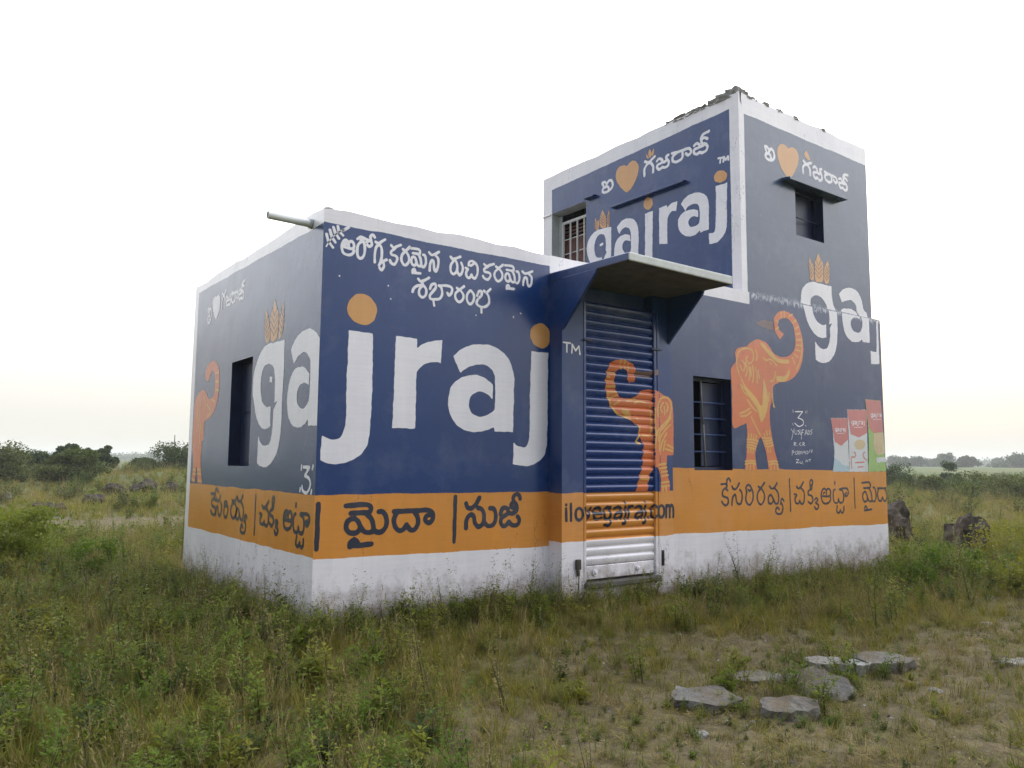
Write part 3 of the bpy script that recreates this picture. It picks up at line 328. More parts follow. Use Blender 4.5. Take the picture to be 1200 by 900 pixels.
('B', 'telugu_letter', 'white', 's', 0.026, 0, '1.054,3.15 1.072,3.19 1.109,3.203 1.116,3.168 1.084,3.126 1.055,3.085 1.064,3.058 1.107,3.057 1.161,3.071 1.187,3.121 1.177,3.177 1.15,3.194|1.15,3.192 1.234,3.204 1.29,3.193 1.291,3.145 1.26,3.114 1.243,3.136|1.092,3.048 1.103,2.999'),
('B', 'telugu_letter', 'white', 's', 0.026, 0, '1.348,3.198 1.377,3.188 1.404,3.206 1.429,3.226|1.376,3.182 1.339,3.15 1.332,3.109 1.357,3.073 1.387,3.07 1.42,3.102 1.422,3.143 1.392,3.179'),
('B', 'telugu_letter', 'white', 's', 0.026, 0, '1.498,3.193 1.465,3.149 1.466,3.092 1.5,3.062 1.534,3.091 1.545,3.151 1.515,3.19 1.498,3.193'),
('B', 'telugu_letter', 'white', 's', 0.026, 0, '1.66,3.215 1.69,3.2 1.737,3.241|1.582,3.155 1.598,3.2 1.631,3.204 1.632,3.167 1.588,3.117 1.577,3.077 1.622,3.053 1.68,3.06 1.721,3.105 1.714,3.168 1.686,3.197|1.633,3.045 1.634,2.998'),
('B', 'leaf_sprig', 'white', 's', 0.012, 0, '0.028,3.373 0.069,3.445 0.131,3.513 0.185,3.546'),
('B', 'leaf_sprig', 'white', 's', 0.026, 0, '0.027,3.481 0.045,3.424|0.057,3.522 0.078,3.46|0.088,3.551 0.108,3.499|0.129,3.568 0.139,3.526|0.181,3.542 0.229,3.579|0.054,3.412 0.088,3.376|0.084,3.454 0.109,3.424|0.115,3.495 0.14,3.464|0.146,3.523 0.179,3.498'),
('B', 'paint_splash', 'white', 's', 0.013, 0, '0.156,3.137 0.158,3.136|0.624,3.118 0.626,3.117|0.651,3.003 0.653,3.001'),
('B', 'paint_splash', 'white', 's', 0.012, 0, '1.571,2.964 1.573,2.962|2.018,3.002 2.021,2.993|2.105,3.048 2.115,3.042'),
('B', 'telugu_letter', 'navy', 's', 0.045, 0, '0.276,1.18 0.376,1.186 0.469,1.186 0.507,1.164 0.503,1.13 0.471,1.119 0.323,1.117|0.476,1.106 0.519,1.062 0.538,1.002 0.532,0.96 0.494,0.949 0.447,0.964 0.414,1.007 0.385,1.055 0.343,1.069 0.298,1.049 0.283,1.004 0.305,0.962 0.347,0.95 0.392,0.958 0.417,0.999|0.536,0.969 0.579,0.947 0.627,0.956 0.662,1.006 0.657,1.075 0.627,1.118 0.586,1.121|0.325,0.837 0.327,0.874 0.36,0.893 0.393,0.871 0.386,0.842|0.323,0.842 0.525,0.851'),
('B', 'telugu_letter', 'navy', 's', 0.045, 0, '0.734,1.121 0.867,1.12 1.071,1.121 1.123,1.094 1.127,1.041 1.092,1.008 1.052,1.03 1.056,1.065 1.09,1.078|0.763,1.11 0.735,1.055 0.744,0.994 0.777,0.957 0.821,0.958 0.863,1.002|0.863,1.002 0.901,0.955 0.941,0.955 0.976,1.002 0.969,1.064 0.938,1.109'),
('B', 'telugu_letter', 'navy', 's', 0.045, 0, '1.487,1.17 1.504,1.133 1.549,1.127 1.594,1.161 1.636,1.221|1.491,0.944 1.49,1.003 1.511,1.048 1.544,1.067 1.575,1.046 1.585,0.99 1.625,0.952 1.67,0.969 1.692,1.014 1.686,1.08 1.657,1.118 1.619,1.126|1.692,0.996 1.733,0.957 1.791,0.962 1.825,1.009 1.824,1.075 1.801,1.114 1.76,1.122'),
('B', 'telugu_letter', 'navy', 's', 0.045, 0, '1.886,1.059 1.897,1.102 1.93,1.122 1.966,1.107 1.981,1.073 2.026,1.062 2.072,1.087 2.078,1.135 2.05,1.167 2.016,1.158 2.011,1.127 2.038,1.115|2.037,1.174 2.039,1.223 2.073,1.248 2.108,1.231 2.116,1.204|1.978,1.066 1.907,1.03 1.886,0.998 1.899,0.958 1.938,0.947 1.985,0.985|1.985,0.985 2.028,0.95 2.088,0.954 2.11,0.999 2.087,1.031'),
('B', 'divider_bar', 'navy', 's', 0.04, 0, '1.368,1.235 1.36,0.827'),
('A', 'telugu_letter', 'navy', 's', 0.034, 0, '2.92,1.181 2.792,1.185 2.771,1.152 2.851,1.127 2.893,1.093 2.866,1.053 2.755,1.035 2.734,0.99 2.792,0.957 2.859,0.967 2.912,0.998|2.795,1.131 2.744,1.115|2.767,1.192 2.752,1.234 2.7,1.242 2.667,1.213'),
('A', 'telugu_letter', 'navy', 's', 0.034, 0, '2.713,1.142 2.691,1.115 2.644,1.113 2.604,1.137 2.574,1.171|2.72,0.953 2.71,1.016 2.677,1.052 2.647,1.048 2.633,0.991 2.595,0.961 2.548,0.969 2.522,1.021 2.527,1.075 2.566,1.105'),
('A', 'telugu_letter', 'navy', 's', 0.034, 0, '2.415,1.059 2.431,1.094 2.396,1.12 2.346,1.112 2.327,1.086 2.368,1.071 2.394,1.083|2.324,1.089 2.295,1.043 2.306,0.995 2.354,0.954 2.407,0.963 2.438,1.004 2.421,1.055'),
('A', 'telugu_letter', 'navy', 's', 0.034, 0, '2.168,1.144 2.108,1.13 2.054,1.155 2.003,1.184|2.109,1.122 2.186,1.077 2.2,1.019 2.15,0.969 2.087,0.964 2.02,1.009 2.016,1.067 2.077,1.118'),
('A', 'telugu_letter', 'navy', 's', 0.034, 0, '1.989,1.168 1.945,1.138 1.88,1.153 1.823,1.205|1.881,1.144 1.811,1.093 1.792,1.025 1.817,0.963 1.872,0.964 1.915,1.017 1.975,1.067 2.022,1.028 2.016,0.972 1.962,0.96 1.916,0.988|1.754,0.95 1.742,0.994 1.713,1.013 1.677,0.988|1.743,0.975 1.705,0.916 1.721,0.857 1.768,0.834 1.841,0.841 1.866,0.88 1.829,0.914 1.788,0.888'),
('A', 'telugu_letter', 'navy', 's', 0.034, 0, '1.251,1.132 1.208,1.109 1.14,1.131 1.081,1.175|1.153,1.118 1.077,1.076 1.067,1.003 1.097,0.955 1.153,0.955 1.184,0.986|1.184,0.986 1.219,0.955 1.284,0.966 1.298,1.006 1.253,1.041 1.311,1.053'),
('A', 'telugu_letter', 'navy', 's', 0.034, 0, '0.979,1.124 0.984,1.198 0.954,1.221 0.928,1.198 0.945,1.158 0.977,1.167|0.949,1.153 0.951,1.119 1.025,1.095 1.021,1.056 0.955,1.04 0.935,0.991 0.979,0.957 1.03,0.98|0.891,0.999 0.861,1.017 0.825,0.993 0.874,0.964 0.818,0.939 0.829,0.904 0.878,0.893 0.902,0.921'),
('A', 'telugu_letter', 'navy', 's', 0.034, 0, '0.654,1.037 0.517,1.034 0.492,1.081 0.531,1.114 0.578,1.092 0.576,1.049|0.578,1.092 0.623,1.116 0.671,1.088 0.685,1.028 0.658,0.972 0.587,0.957 0.522,0.974 0.491,1.011 0.517,1.037|0.64,1.064 0.616,1.076'),
('A', 'telugu_letter', 'navy', 's', 0.034, 0, '0.404,1.101 0.438,1.085 0.452,1.025 0.427,0.953 0.357,0.948 0.333,0.992|0.333,0.992 0.306,0.947 0.234,0.953 0.209,1.02 0.236,1.083 0.287,1.094|0.302,1.099 0.203,1.111 0.121,1.102 0.099,1.055 0.143,1.016 0.177,1.036 0.141,1.059|0.404,1.162 0.402,1.185|0.363,0.911 0.379,0.85 0.334,0.828 0.298,0.863|0.298,0.863 0.263,0.826 0.221,0.846 0.214,0.897'),
('A', 'divider_bar', 'navy', 's', 0.03, 0, '1.438,1.219 1.445,0.846'),
('B', 'divider_bar', 'navy', 's', 0.042, 0, '0.031,1.199 0.028,0.836'),
('F', 'telugu_letter', 'navy', 's', 0.026, 0, '4.952,1.32 5.038,1.324 5.052,1.288 4.998,1.26 4.97,1.223 4.988,1.179 5.063,1.159 5.077,1.11 5.038,1.073 4.993,1.084 4.957,1.118|5.036,1.265 5.07,1.247|5.055,1.332 5.065,1.378 5.1,1.387 5.122,1.355'),
('F', 'telugu_letter', 'navy', 's', 0.026, 0, '5.151,1.297 5.173,1.265 5.219,1.262 5.258,1.291 5.288,1.332|5.144,1.072 5.154,1.147 5.186,1.19 5.216,1.185 5.23,1.117 5.267,1.082 5.314,1.092 5.339,1.153 5.334,1.217 5.296,1.253'),
('F', 'telugu_letter', 'navy', 's', 0.026, 0, '5.431,1.22 5.414,1.27 5.45,1.307 5.502,1.296 5.522,1.258 5.48,1.237 5.453,1.254|5.525,1.263 5.555,1.198 5.544,1.129 5.494,1.071 5.439,1.083 5.407,1.142 5.425,1.215'),
('F', 'telugu_letter', 'navy', 's', 0.026, 0, '5.658,1.288 5.704,1.271 5.746,1.301 5.785,1.335|5.703,1.261 5.644,1.207 5.633,1.137 5.672,1.077 5.72,1.071 5.772,1.125 5.775,1.195 5.728,1.256'),
('F', 'telugu_letter', 'navy', 's', 0.026, 0, '5.886,1.289 5.927,1.258 5.987,1.273 6.04,1.328|5.986,1.264 6.052,1.211 6.069,1.139 6.046,1.075 5.995,1.076 5.955,1.131 5.899,1.183 5.855,1.143 5.861,1.084 5.911,1.071 5.954,1.101|6.105,1.061 6.116,1.107 6.143,1.127 6.176,1.101|6.115,1.087 6.15,1.025 6.135,0.964 6.092,0.94 6.024,0.947 6,0.988 6.035,1.023 6.073,0.996'),
('F', 'telugu_letter', 'navy', 's', 0.026, 0, '6.458,1.281 6.496,1.252 6.556,1.28 6.608,1.335|6.545,1.263 6.612,1.211 6.621,1.119 6.594,1.059 6.545,1.058 6.517,1.098|6.517,1.098 6.486,1.059 6.429,1.072 6.416,1.123 6.456,1.167 6.405,1.182'),
('F', 'telugu_letter', 'navy', 's', 0.026, 0, '6.763,1.249 6.758,1.336 6.79,1.362 6.818,1.335 6.8,1.289 6.766,1.299|6.796,1.283 6.793,1.243 6.715,1.215 6.719,1.169 6.789,1.15 6.81,1.092 6.763,1.052 6.709,1.08|6.857,1.102 6.889,1.123 6.928,1.095 6.875,1.061 6.935,1.031 6.923,0.99 6.871,0.977 6.846,1.01'),
('F', 'telugu_letter', 'navy', 's', 0.026, 0, '7.045,1.145 7.202,1.142 7.231,1.201 7.186,1.243 7.132,1.215 7.135,1.161|7.132,1.215 7.081,1.245 7.025,1.21 7.009,1.134 7.04,1.063 7.122,1.044 7.197,1.066 7.232,1.112 7.202,1.145|7.061,1.18 7.089,1.194'),
('F', 'telugu_letter', 'navy', 's', 0.026, 0, '7.339,1.23 7.302,1.212 7.287,1.141 7.314,1.057 7.389,1.052 7.414,1.103|7.414,1.103 7.443,1.051 7.52,1.058 7.547,1.136 7.518,1.209 7.464,1.222|7.447,1.228 7.553,1.242 7.641,1.232 7.664,1.177 7.617,1.131 7.581,1.154 7.62,1.181|7.339,1.301 7.341,1.329|7.382,1.008 7.365,0.937 7.413,0.911 7.452,0.952|7.452,0.952 7.489,0.909 7.534,0.932 7.542,0.992'),
('F', 'telugu_letter', 'navy', 's', 0.028, 0, '8.022,1.31 8.115,1.317 8.202,1.317 8.238,1.292 8.234,1.253 8.204,1.241 8.066,1.238|8.209,1.226 8.249,1.176 8.267,1.108 8.261,1.06 8.226,1.048 8.182,1.065 8.151,1.113 8.124,1.168 8.085,1.184 8.042,1.161 8.028,1.11 8.049,1.062 8.088,1.049 8.13,1.058 8.154,1.104|8.265,1.07 8.305,1.045 8.35,1.055 8.383,1.112 8.378,1.191 8.35,1.239 8.312,1.243|8.068,0.92 8.07,0.962 8.1,0.984 8.131,0.959 8.125,0.926|8.066,0.926 8.255,0.936'),
('F', 'telugu_letter', 'navy', 's', 0.028, 0, '8.425,1.23 8.561,1.229 8.771,1.23 8.824,1.201 8.828,1.142 8.792,1.106 8.751,1.13 8.755,1.169 8.79,1.183|8.455,1.218 8.426,1.158 8.435,1.091 8.469,1.05 8.514,1.051 8.557,1.099|8.557,1.099 8.596,1.048 8.637,1.048 8.673,1.099 8.666,1.168 8.634,1.217'),
('F', 'divider_bar', 'navy', 's', 0.022, 0, '6.307,1.378 6.313,0.969'),
('F', 'divider_bar', 'navy', 's', 0.022, 0, '7.819,1.377 7.821,0.96'),
('U', 'telugu_letter', 'white', 's', 0.04, 0, '2.338,5.777 2.364,5.82 2.315,5.827 2.272,5.789 2.285,5.746 2.342,5.731 2.356,5.682 2.303,5.658 2.229,5.662 2.157,5.691 2.135,5.747 2.167,5.807 2.221,5.815 2.259,5.785|2.281,5.745 2.229,5.724 2.224,5.682'),
('U', 'telugu_letter', 'white', 's', 0.04, 0, '1.467,5.882 1.392,5.849 1.337,5.876 1.28,5.899|1.482,5.677 1.481,5.772 1.43,5.829 1.368,5.836 1.314,5.774 1.315,5.68'),
('U', 'telugu_letter', 'white', 's', 0.04, 0, '1.236,5.82 1.194,5.839 1.146,5.812 1.143,5.772 1.226,5.758 1.234,5.717 1.191,5.685 1.14,5.701|1.14,5.701 1.085,5.68 1.033,5.693 1.017,5.74 1.046,5.789|1.143,5.772 1.08,5.765 1.053,5.791 1.064,5.829 1.021,5.842'),
('U', 'telugu_letter', 'white', 's', 0.04, 0, '0.957,5.843 0.818,5.825 0.66,5.819 0.616,5.76 0.666,5.726 0.71,5.763|0.864,5.822 0.942,5.792 0.943,5.728 0.867,5.695 0.775,5.721 0.769,5.795'),
('U', 'telugu_letter', 'white', 's', 0.04, 0, '0.564,5.826 0.516,5.84 0.476,5.808 0.483,5.776 0.559,5.766 0.566,5.724 0.523,5.691 0.475,5.704|0.475,5.704 0.418,5.681 0.361,5.692 0.34,5.74 0.366,5.783|0.483,5.776 0.413,5.774 0.395,5.8|0.429,5.817 0.444,5.875 0.409,5.927 0.312,5.94|0.434,5.872 0.384,5.877 0.338,5.847'),
('F', 'telugu_letter', 'white', 's', 0.04, 0, '6.009,5.667 5.987,5.71 6.029,5.717 6.066,5.679 6.055,5.636 6.006,5.621 5.994,5.572 6.039,5.548 6.104,5.552 6.166,5.581 6.185,5.637 6.157,5.697 6.11,5.705 6.078,5.675|6.059,5.635 6.104,5.614 6.108,5.572'),
('F', 'telugu_letter', 'white', 's', 0.04, 0, '6.851,5.722 6.925,5.694 6.98,5.717 7.036,5.736|6.836,5.55 6.837,5.63 6.888,5.677 6.949,5.683 7.002,5.631 7.001,5.552'),
('F', 'telugu_letter', 'white', 's', 0.04, 0, '7.083,5.684 7.123,5.704 7.168,5.675 7.171,5.632 7.093,5.617 7.085,5.572 7.126,5.538 7.174,5.555|7.174,5.555 7.225,5.532 7.274,5.546 7.29,5.597 7.262,5.65|7.171,5.632 7.23,5.624 7.256,5.652 7.245,5.693 7.286,5.707'),
('F', 'telugu_letter', 'white', 's', 0.04, 0, '7.361,5.688 7.489,5.672 7.634,5.667 7.674,5.615 7.628,5.585 7.588,5.618|7.446,5.669 7.375,5.643 7.374,5.587 7.444,5.558 7.528,5.581 7.534,5.646'),
('F', 'telugu_letter', 'white', 's', 0.04, 0, '7.725,5.665 7.77,5.678 7.808,5.649 7.801,5.619 7.73,5.61 7.724,5.571 7.764,5.54 7.808,5.552|7.808,5.552 7.862,5.531 7.915,5.541 7.934,5.585 7.91,5.625|7.801,5.619 7.866,5.617 7.883,5.641|7.851,5.657 7.837,5.711 7.87,5.759 7.961,5.771|7.847,5.708 7.893,5.713 7.936,5.685'),
('A', 'telugu_letter', 'white', 's', 0.03, 0, '3.361,3.299 3.377,3.343 3.347,3.351 3.322,3.311 3.329,3.267 3.364,3.252 3.372,3.201 3.34,3.176 3.296,3.18 3.253,3.21 3.24,3.268 3.259,3.33 3.291,3.338 3.314,3.307|3.327,3.266 3.296,3.244 3.293,3.201'),
('A', 'telugu_letter', 'white', 's', 0.03, 0, '2.829,3.445 2.776,3.416 2.737,3.44 2.696,3.459|2.84,3.269 2.839,3.35 2.803,3.399 2.759,3.405 2.721,3.352 2.721,3.271'),
('A', 'telugu_letter', 'white', 's', 0.03, 0, '2.675,3.362 2.644,3.374 2.608,3.357 2.605,3.33 2.668,3.321 2.674,3.294 2.641,3.273 2.603,3.284|2.603,3.284 2.562,3.27 2.523,3.278 2.511,3.309 2.533,3.341|2.605,3.33 2.558,3.326 2.538,3.343 2.546,3.368 2.514,3.376'),
('A', 'telugu_letter', 'white', 's', 0.03, 0, '2.487,3.389 2.391,3.375 2.281,3.37 2.25,3.324 2.285,3.298 2.316,3.327|2.423,3.372 2.477,3.349 2.478,3.299 2.425,3.274 2.361,3.294 2.357,3.351'),
('A', 'telugu_letter', 'white', 's', 0.03, 0, '2.228,3.369 2.193,3.379 2.163,3.356 2.168,3.334 2.224,3.327 2.229,3.297 2.198,3.274 2.162,3.283|2.162,3.283 2.12,3.267 2.078,3.274 2.063,3.308 2.082,3.339|2.168,3.334 2.117,3.332 2.103,3.351|2.129,3.363 2.14,3.404 2.114,3.44 2.042,3.45|2.132,3.402 2.095,3.405 2.062,3.384'),
('A', 'painted_heart', 'white', 'p', 0, 0, '3.057,3.446c 2.975,3.454 2.911,3.389 2.922,3.283 3.044,3.182 3.153,3.268 3.204,3.378 3.186,3.442 3.119,3.452'),
]
# ------------------------------------------------------------------ the building
BLD = tag(empty('painted_building', (0, 0, 0)), 'two-storey blue, white and orange painted building with elephant advertising', 'building')

def arc_path(pts, rad):
    """rounded corners on an open footprint; returns points and the wall index of each segment"""
    out = []; seg = []
    n = len(pts)
    for i, p in enumerate(pts):
        p = Vector(p)
        if i in (0, n - 1) : out.append(p); continue
        a = (Vector(pts[i-1]) - p).normalized(); b = (Vector(pts[i+1]) - p).normalized(); r = rad[i]
        if r <= 0: out.append(p); continue
        s_, e_ = p + a * r, p + b * r
        out += [s_, (s_ + e_) * 0.25 + p * 0.5, e_]
    return out

def shell(name, pts, z0, z1, th, holes, mat_of, parent, rad=0.02, top_j=0.012, reveal=None, seed=0):
    """one continuous wall along a footprint (inside lies to the right of travel), with real openings"""
    rnd = random.Random(seed)
    n = len(pts); P = [Vector(p) for p in pts]
    us = []                                        # samples: (outer xy, inner xy, wall index to the next)
    for i in range(n - 1):
        a, b = P[i], P[i + 1]; d = (b - a); L = d.length; d.normalize(); nin = Vector((d.y, -d.x)) * -1
        cuts = {0.0, L}
        for (w, u0, u1, h0, h1) in holes:
            if w == i: cuts |= {u0, u1}
        cs = sorted(cuts); full = []
        for p_, q_ in zip(cs, cs[1:]):
            k = max(1, int((q_ - p_) / 0.22))
            full += [p_ + (q_ - p_) * t / k for t in range(k)]
        full.append(L)
        for u in full: us.append((i, u, a + d * u, nin))
    zc = {z0, z1}
    for h in holes: zc |= {h[3], h[4]}
    zs = sorted(zc); zz = []
    for p_, q_ in zip(zs, zs[1:]):
        k = max(1, int((q_ - p_) / 0.6)); zz += [p_ + (q_ - p_) * t / k for t in range(k)]
    zz.append(z1)
    verts = []; faces = []; idx = []; mats = []
    def mi(m):
        if m not in mats: mats.append(m)
        return mats.index(m)
    cache = {}
    jit = {}
    def vid(k, j, inner):
        i, u, p, nin = us[k]
        L = (P[i+1] - P[i]).length
        q = Vector(p)
        if inner:
            q = q + nin * th
            if u < 1e-6 and i > 0:
                d2 = (P[i] - P[i-1]).normalized(); q = q + Vector((-d2.y, d2.x)) * th
            if abs(u - L) < 1e-6 and i < n - 2:
                d2 = (P[i+2] - P[i+1]).normalized(); q = q + Vector((-d2.y, d2.x)) * th
        key = (round(q.x, 4), round(q.y, 4), j, inner)
        if key not in cache:
            z = zz[j]
            if j == len(zz) - 1:
                z += jit.setdefault((round(p.x, 3), round(p.y, 3)), rnd.uniform(-top_j, top_j * 0.6))
            cache[key] = len(verts); verts.append((q.x, q.y, z))
        return cache[key]
    def solid(k, j):
        i, u, p, nin = us[k]; i2, u2 = us[k+1][0], us[k+1][1]
        if i2 != i: return None
        um = (u + u2) / 2; zm = (zz[j] + zz[j+1]) / 2
        for (w, u0, u1, h0, h1) in holes:
            if w == i and u0 < um < u1 and h0 < zm < h1: return False
        return True
    K = len(us) - 1; J = len(zz) - 1
    for k in range(K):
        for j in range(J):
            s = solid(k, j)
            if s is None: continue
            o = [vid(k, j, 0), vid(k+1, j, 0), vid(k+1, j+1, 0), vid(k, j+1, 0)]
            n_ = [vid(k, j, 1), vid(k+1, j, 1), vid(k+1, j+1, 1), vid(k, j+1, 1)]
            m = mi(mat_of[us[k][0]]); rv = mi(reveal[us[k][0]] if isinstance(reveal, dict) else (reveal or mat_of[us[k][0]]))
            if s:
                faces.append(o); idx.append(m); faces.append(n_[::-1]); idx.append(mi(M['dark']))
                if j == J - 1: faces.append([o[3], o[2], n_[2], n_[3]]); idx.append(m)
                if j == 0: faces.append([o[1], o[0], n_[0], n_[1]]); idx.append(m)
            else:
                if solid(k, j-1) if j > 0 else False: faces.append([o[0], o[1], n_[1], n_[0]]); idx.append(rv)
                if solid(k, j+1) if j < J-1 else False: faces.append([o[2], o[3], n_[3], n_[2]]); idx.append(rv)
                if k > 0 and solid(k-1, j): faces.append([o[3], o[0], n_[0], n_[3]]); idx.append(rv)
                if k < K-1 and solid(k+1, j): faces.append([o[1], o[2], n_[2], n_[1]]); idx.append(rv)
    return mesh_obj(name, verts, faces, None, parent, mats=mats, idx=idx)

ZB = -0.35
YF, YD, YU, XS, XE, XU, XUE, DB = -0.18, -0.20, -0.165, 2.485, 8.68, 5.45, 8.474, 3.98
# footprints run with the inside on the left of travel
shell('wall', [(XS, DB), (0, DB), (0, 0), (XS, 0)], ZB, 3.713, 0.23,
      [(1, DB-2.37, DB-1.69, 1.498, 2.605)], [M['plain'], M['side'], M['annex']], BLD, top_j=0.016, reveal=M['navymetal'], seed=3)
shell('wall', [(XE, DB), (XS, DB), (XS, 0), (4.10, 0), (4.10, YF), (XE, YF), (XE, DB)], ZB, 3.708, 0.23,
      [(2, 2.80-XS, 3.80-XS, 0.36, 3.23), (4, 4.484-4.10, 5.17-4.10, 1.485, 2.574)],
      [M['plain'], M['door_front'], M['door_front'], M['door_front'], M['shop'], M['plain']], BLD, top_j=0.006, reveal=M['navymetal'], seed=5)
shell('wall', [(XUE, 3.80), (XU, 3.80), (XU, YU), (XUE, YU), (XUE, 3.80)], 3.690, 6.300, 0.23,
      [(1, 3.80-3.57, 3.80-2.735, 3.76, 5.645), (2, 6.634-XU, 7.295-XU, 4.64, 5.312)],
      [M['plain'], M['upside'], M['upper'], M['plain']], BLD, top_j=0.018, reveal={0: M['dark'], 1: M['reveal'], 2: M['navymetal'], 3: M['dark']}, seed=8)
box('roof', 0.24, 2.47, 0.24, 3.74, 3.50, 3.62, M['raw'], BLD)
box('roof', 2.73, 8.44, 0.05, 3.74, 3.52, 3.66, M['raw'], BLD)
box('roof', 5.69, 8.23, 0.07, 3.56, 6.10, 6.22, M['raw'], BLD)

bm = box_bm(XS, 2.80, YD, -0.001, ZB, 3.419); box_bm(3.80, 4.099, YD, -0.001, ZB, 3.419, bm); box_bm(2.8005, 3.7995, YD + 0.13, -0.001, 3.23, 3.419, bm); box_bm(2.8005, 3.7995, YD + 0.002, -0.001, ZB, 0.30, bm)
bm_obj('door_surround', bm, M['door_front'], BLD)
# canopy over the shutter
cv = [(XS+0.002, -0.002, 3.42), (4.07, -0.002, 3.42), (4.07, -1.085, 3.425), (XS+0.002, -1.152, 3.42)]
ct = [(XS+0.002, -0.002, 3.515), (4.07, -0.002, 3.52), (4.07, -1.085, 3.515), (XS+0.002, -1.152, 3.497)]
can = mesh_obj('canopy', cv + ct, [(0,1,2,3), (7,6,5,4), (3,2,6,7), (2,1,5,6), (0,3,7,4), (1,0,4,5)], None, BLD,
               mats=[M['raw'], M['slab_edge'], M['blue']], idx=[0, 1, 1, 1, 2, 1])
can.modifiers.new('bevel', 'BEVEL').width = 0.008
def bracket(x0, x1):
    pr = [(YD + 0.01, 3.43), (-0.72, 3.43), (-0.70, 3.385), (YD + 0.01, 2.885)]
    v = [(x0, y, z) for y, z in pr] + [(x1, y, z) for y, z in pr]
    o = mesh_obj('canopy_bracket', v, [(0,1,2,3), (7,6,5,4), (0,4,5,1), (1,5,6,2), (2,6,7,3), (3,7,4,0)], M['blue'], BLD)
    o.modifiers.new('bevel', 'BEVEL').width = 0.006
bracket(XS - 0.002, XS + 0.032); bracket(4.036, 4.072)

# rolling shutter
SX0, SX1, SZ0, PITCH, YS = 2.812, 3.802, 0.525, 0.0905, -0.168
NSL = 30
SPROF = [(0, 0.001), (0.05, 0.001), (0.09, 0.010), (0.16, 0.015), (0.40, 0.0215), (0.62, 0.025), (0.72, 0.0245), (0.80, 0.021), (0.88, 0.013), (0.94, 0.004), (1.0, 0.001)]
def slat_out(v):
    v = max(0.0, min(1.0, v))
    for (a, p), (b, q) in zip(SPROF, SPROF[1:]):
        if v <= b: return p + (q - p) * (v - a) / (b - a)
    return SPROF[-1][1]
rail_v = box_bm(SX0, SX1, YS - 0.018, YS + 0.02, 0.385, SZ0 - 0.006, None, 0.006)
SH = bm_obj('rolling_shutter', rail_v, M['shutter'], BLD)
prof = [p_[0] for p_ in SPROF]
sv = []; sf = []
for v in prof:
    for x in (SX0, SX1): sv.append((x, YS - slat_out(v), v * PITCH))
for i in range(len(prof) - 1): sf.append((2*i, 2*i+1, 2*i+3, 2*i+2))
sme = bpy.data.meshes.new('slat'); sme.from_pydata(sv, [], sf); sme.materials.append(M['shutter'])
sme.polygons.foreach_set('use_smooth', [True] * len(sme.polygons)); sme.update()
for k in range(NSL):
    o = bpy.data.objects.new('slat', sme); o.location = (0, 0, SZ0 + k * PITCH); link(o, SH)
def knob(x, z, r):
    bm = tube_bm((x, YS - 0.018, z), (x, YS - 0.036, z), r, 14); tube_bm((x, YS - 0.036, z), (x, YS - 0.046, z), r * 0.7, 14, bm, r * 0.4)
    bm_obj('handle_plate', bm, M['p_white'], SH, False)
knob(2.93, 0.455, 0.034); knob(3.55, 0.455, 0.026)
def rail(x0, x1):
    bm = box_bm(x0, x0 + (x1-x0)*0.42, YD - 0.009, YS + 0.03, 0.37, 3.225, None, 0.004); box_bm(x0 + (x1-x0)*0.42, x0 + (x1-x0)*0.58, YD - 0.001, YS + 0.03, 0.37, 3.225, bm); box_bm(x0 + (x1-x0)*0.58, x1, YD - 0.009, YS + 0.03, 0.37, 3.225, bm, 0.004)
    bm_obj('guide_rail', bm, M['shutter'], SH)
rail(3.806, 3.895); box('guide_rail', 2.772, 2.806, YD - 0.007, YS + 0.02, 0.37, 3.225, M['shutter'], SH)
for x0, x1, z in ((2.76, 2.87, 2.81), (3.76, 3.92, 2.805)): box('rail_clip', x0, x1, YD - 0.026, YD - 0.012, z, z + 0.022, M['navymetal'], SH)
box('sill', 2.78, 3.86, YD - 0.05, YS + 0.05, 0.30, 0.362, M['raw'], BLD, 0.012)
bm = box_bm(2.655, 2.715, YD - 0.035, YD - 0.001, 0.50, 0.60, None, 0.006); box_bm(2.665, 2.703, YD - 0.03, YD - 0.008, 0.435, 0.496, bm, 0.006); tube_bm((2.69, YD - 0.02, 0.435), (2.688, YD - 0.02, 0.30), 0.005, 6, bm)
bm_obj('latch', bm, M['rust'], BLD)
bm = box_bm(3.90, 3.938, YD - 0.012, YD - 0.001, 0.455, 0.62, None, 0.003); box_bm(3.905, 3.915, YD - 0.03, YD - 0.013, 0.47, 0.60, bm)
bm_obj('latch', bm, M['rust'], BLD)

# windows
w = bm_obj('window', box_bm(0.125, 0.155, 1.69, 2.37, 1.50, 2.60), M['navymetal'], BLD)
for z0, z1 in ((1.53, 2.03), (2.07, 2.58)): box('shutter_panel', 0.118, 0.1245, 1.73, 2.33, z0, z1, M['navymetal'], w, 0.003)
box('hinge', 0.105, 0.117, 1.74, 1.78, 1.92, 1.95, M['rust'], w, 0.002)
def frame_y(x0, x1, y0, y1, z0, z1, t):
    bm = box_bm(x0, x0+t, y0, y1, z0, z1); box_bm(x1-t, x1, y0, y1, z0, z1, bm); box_bm(x0+t, x1-t, y0, y1, z0, z0+t, bm); box_bm(x0+t, x1-t, y0, y1, z1-t, z1, bm); return bm
w = bm_obj('window', frame_y(4.486, 5.168, -0.06, -0.02, 1.487, 2.572, 0.035), M['navymetal'], BLD)
box('shutter_panel', 4.80, 5.13, -0.015, 0.0, 1.53, 2.53, M['navymetal'], w)
for z in (1.70, 1.90, 2.09, 2.28): bm_obj('bar', tube_bm((4.487, -0.085, z), (5.167, -0.085, z + 0.004), 0.008, 8), M['bluebar'], w)
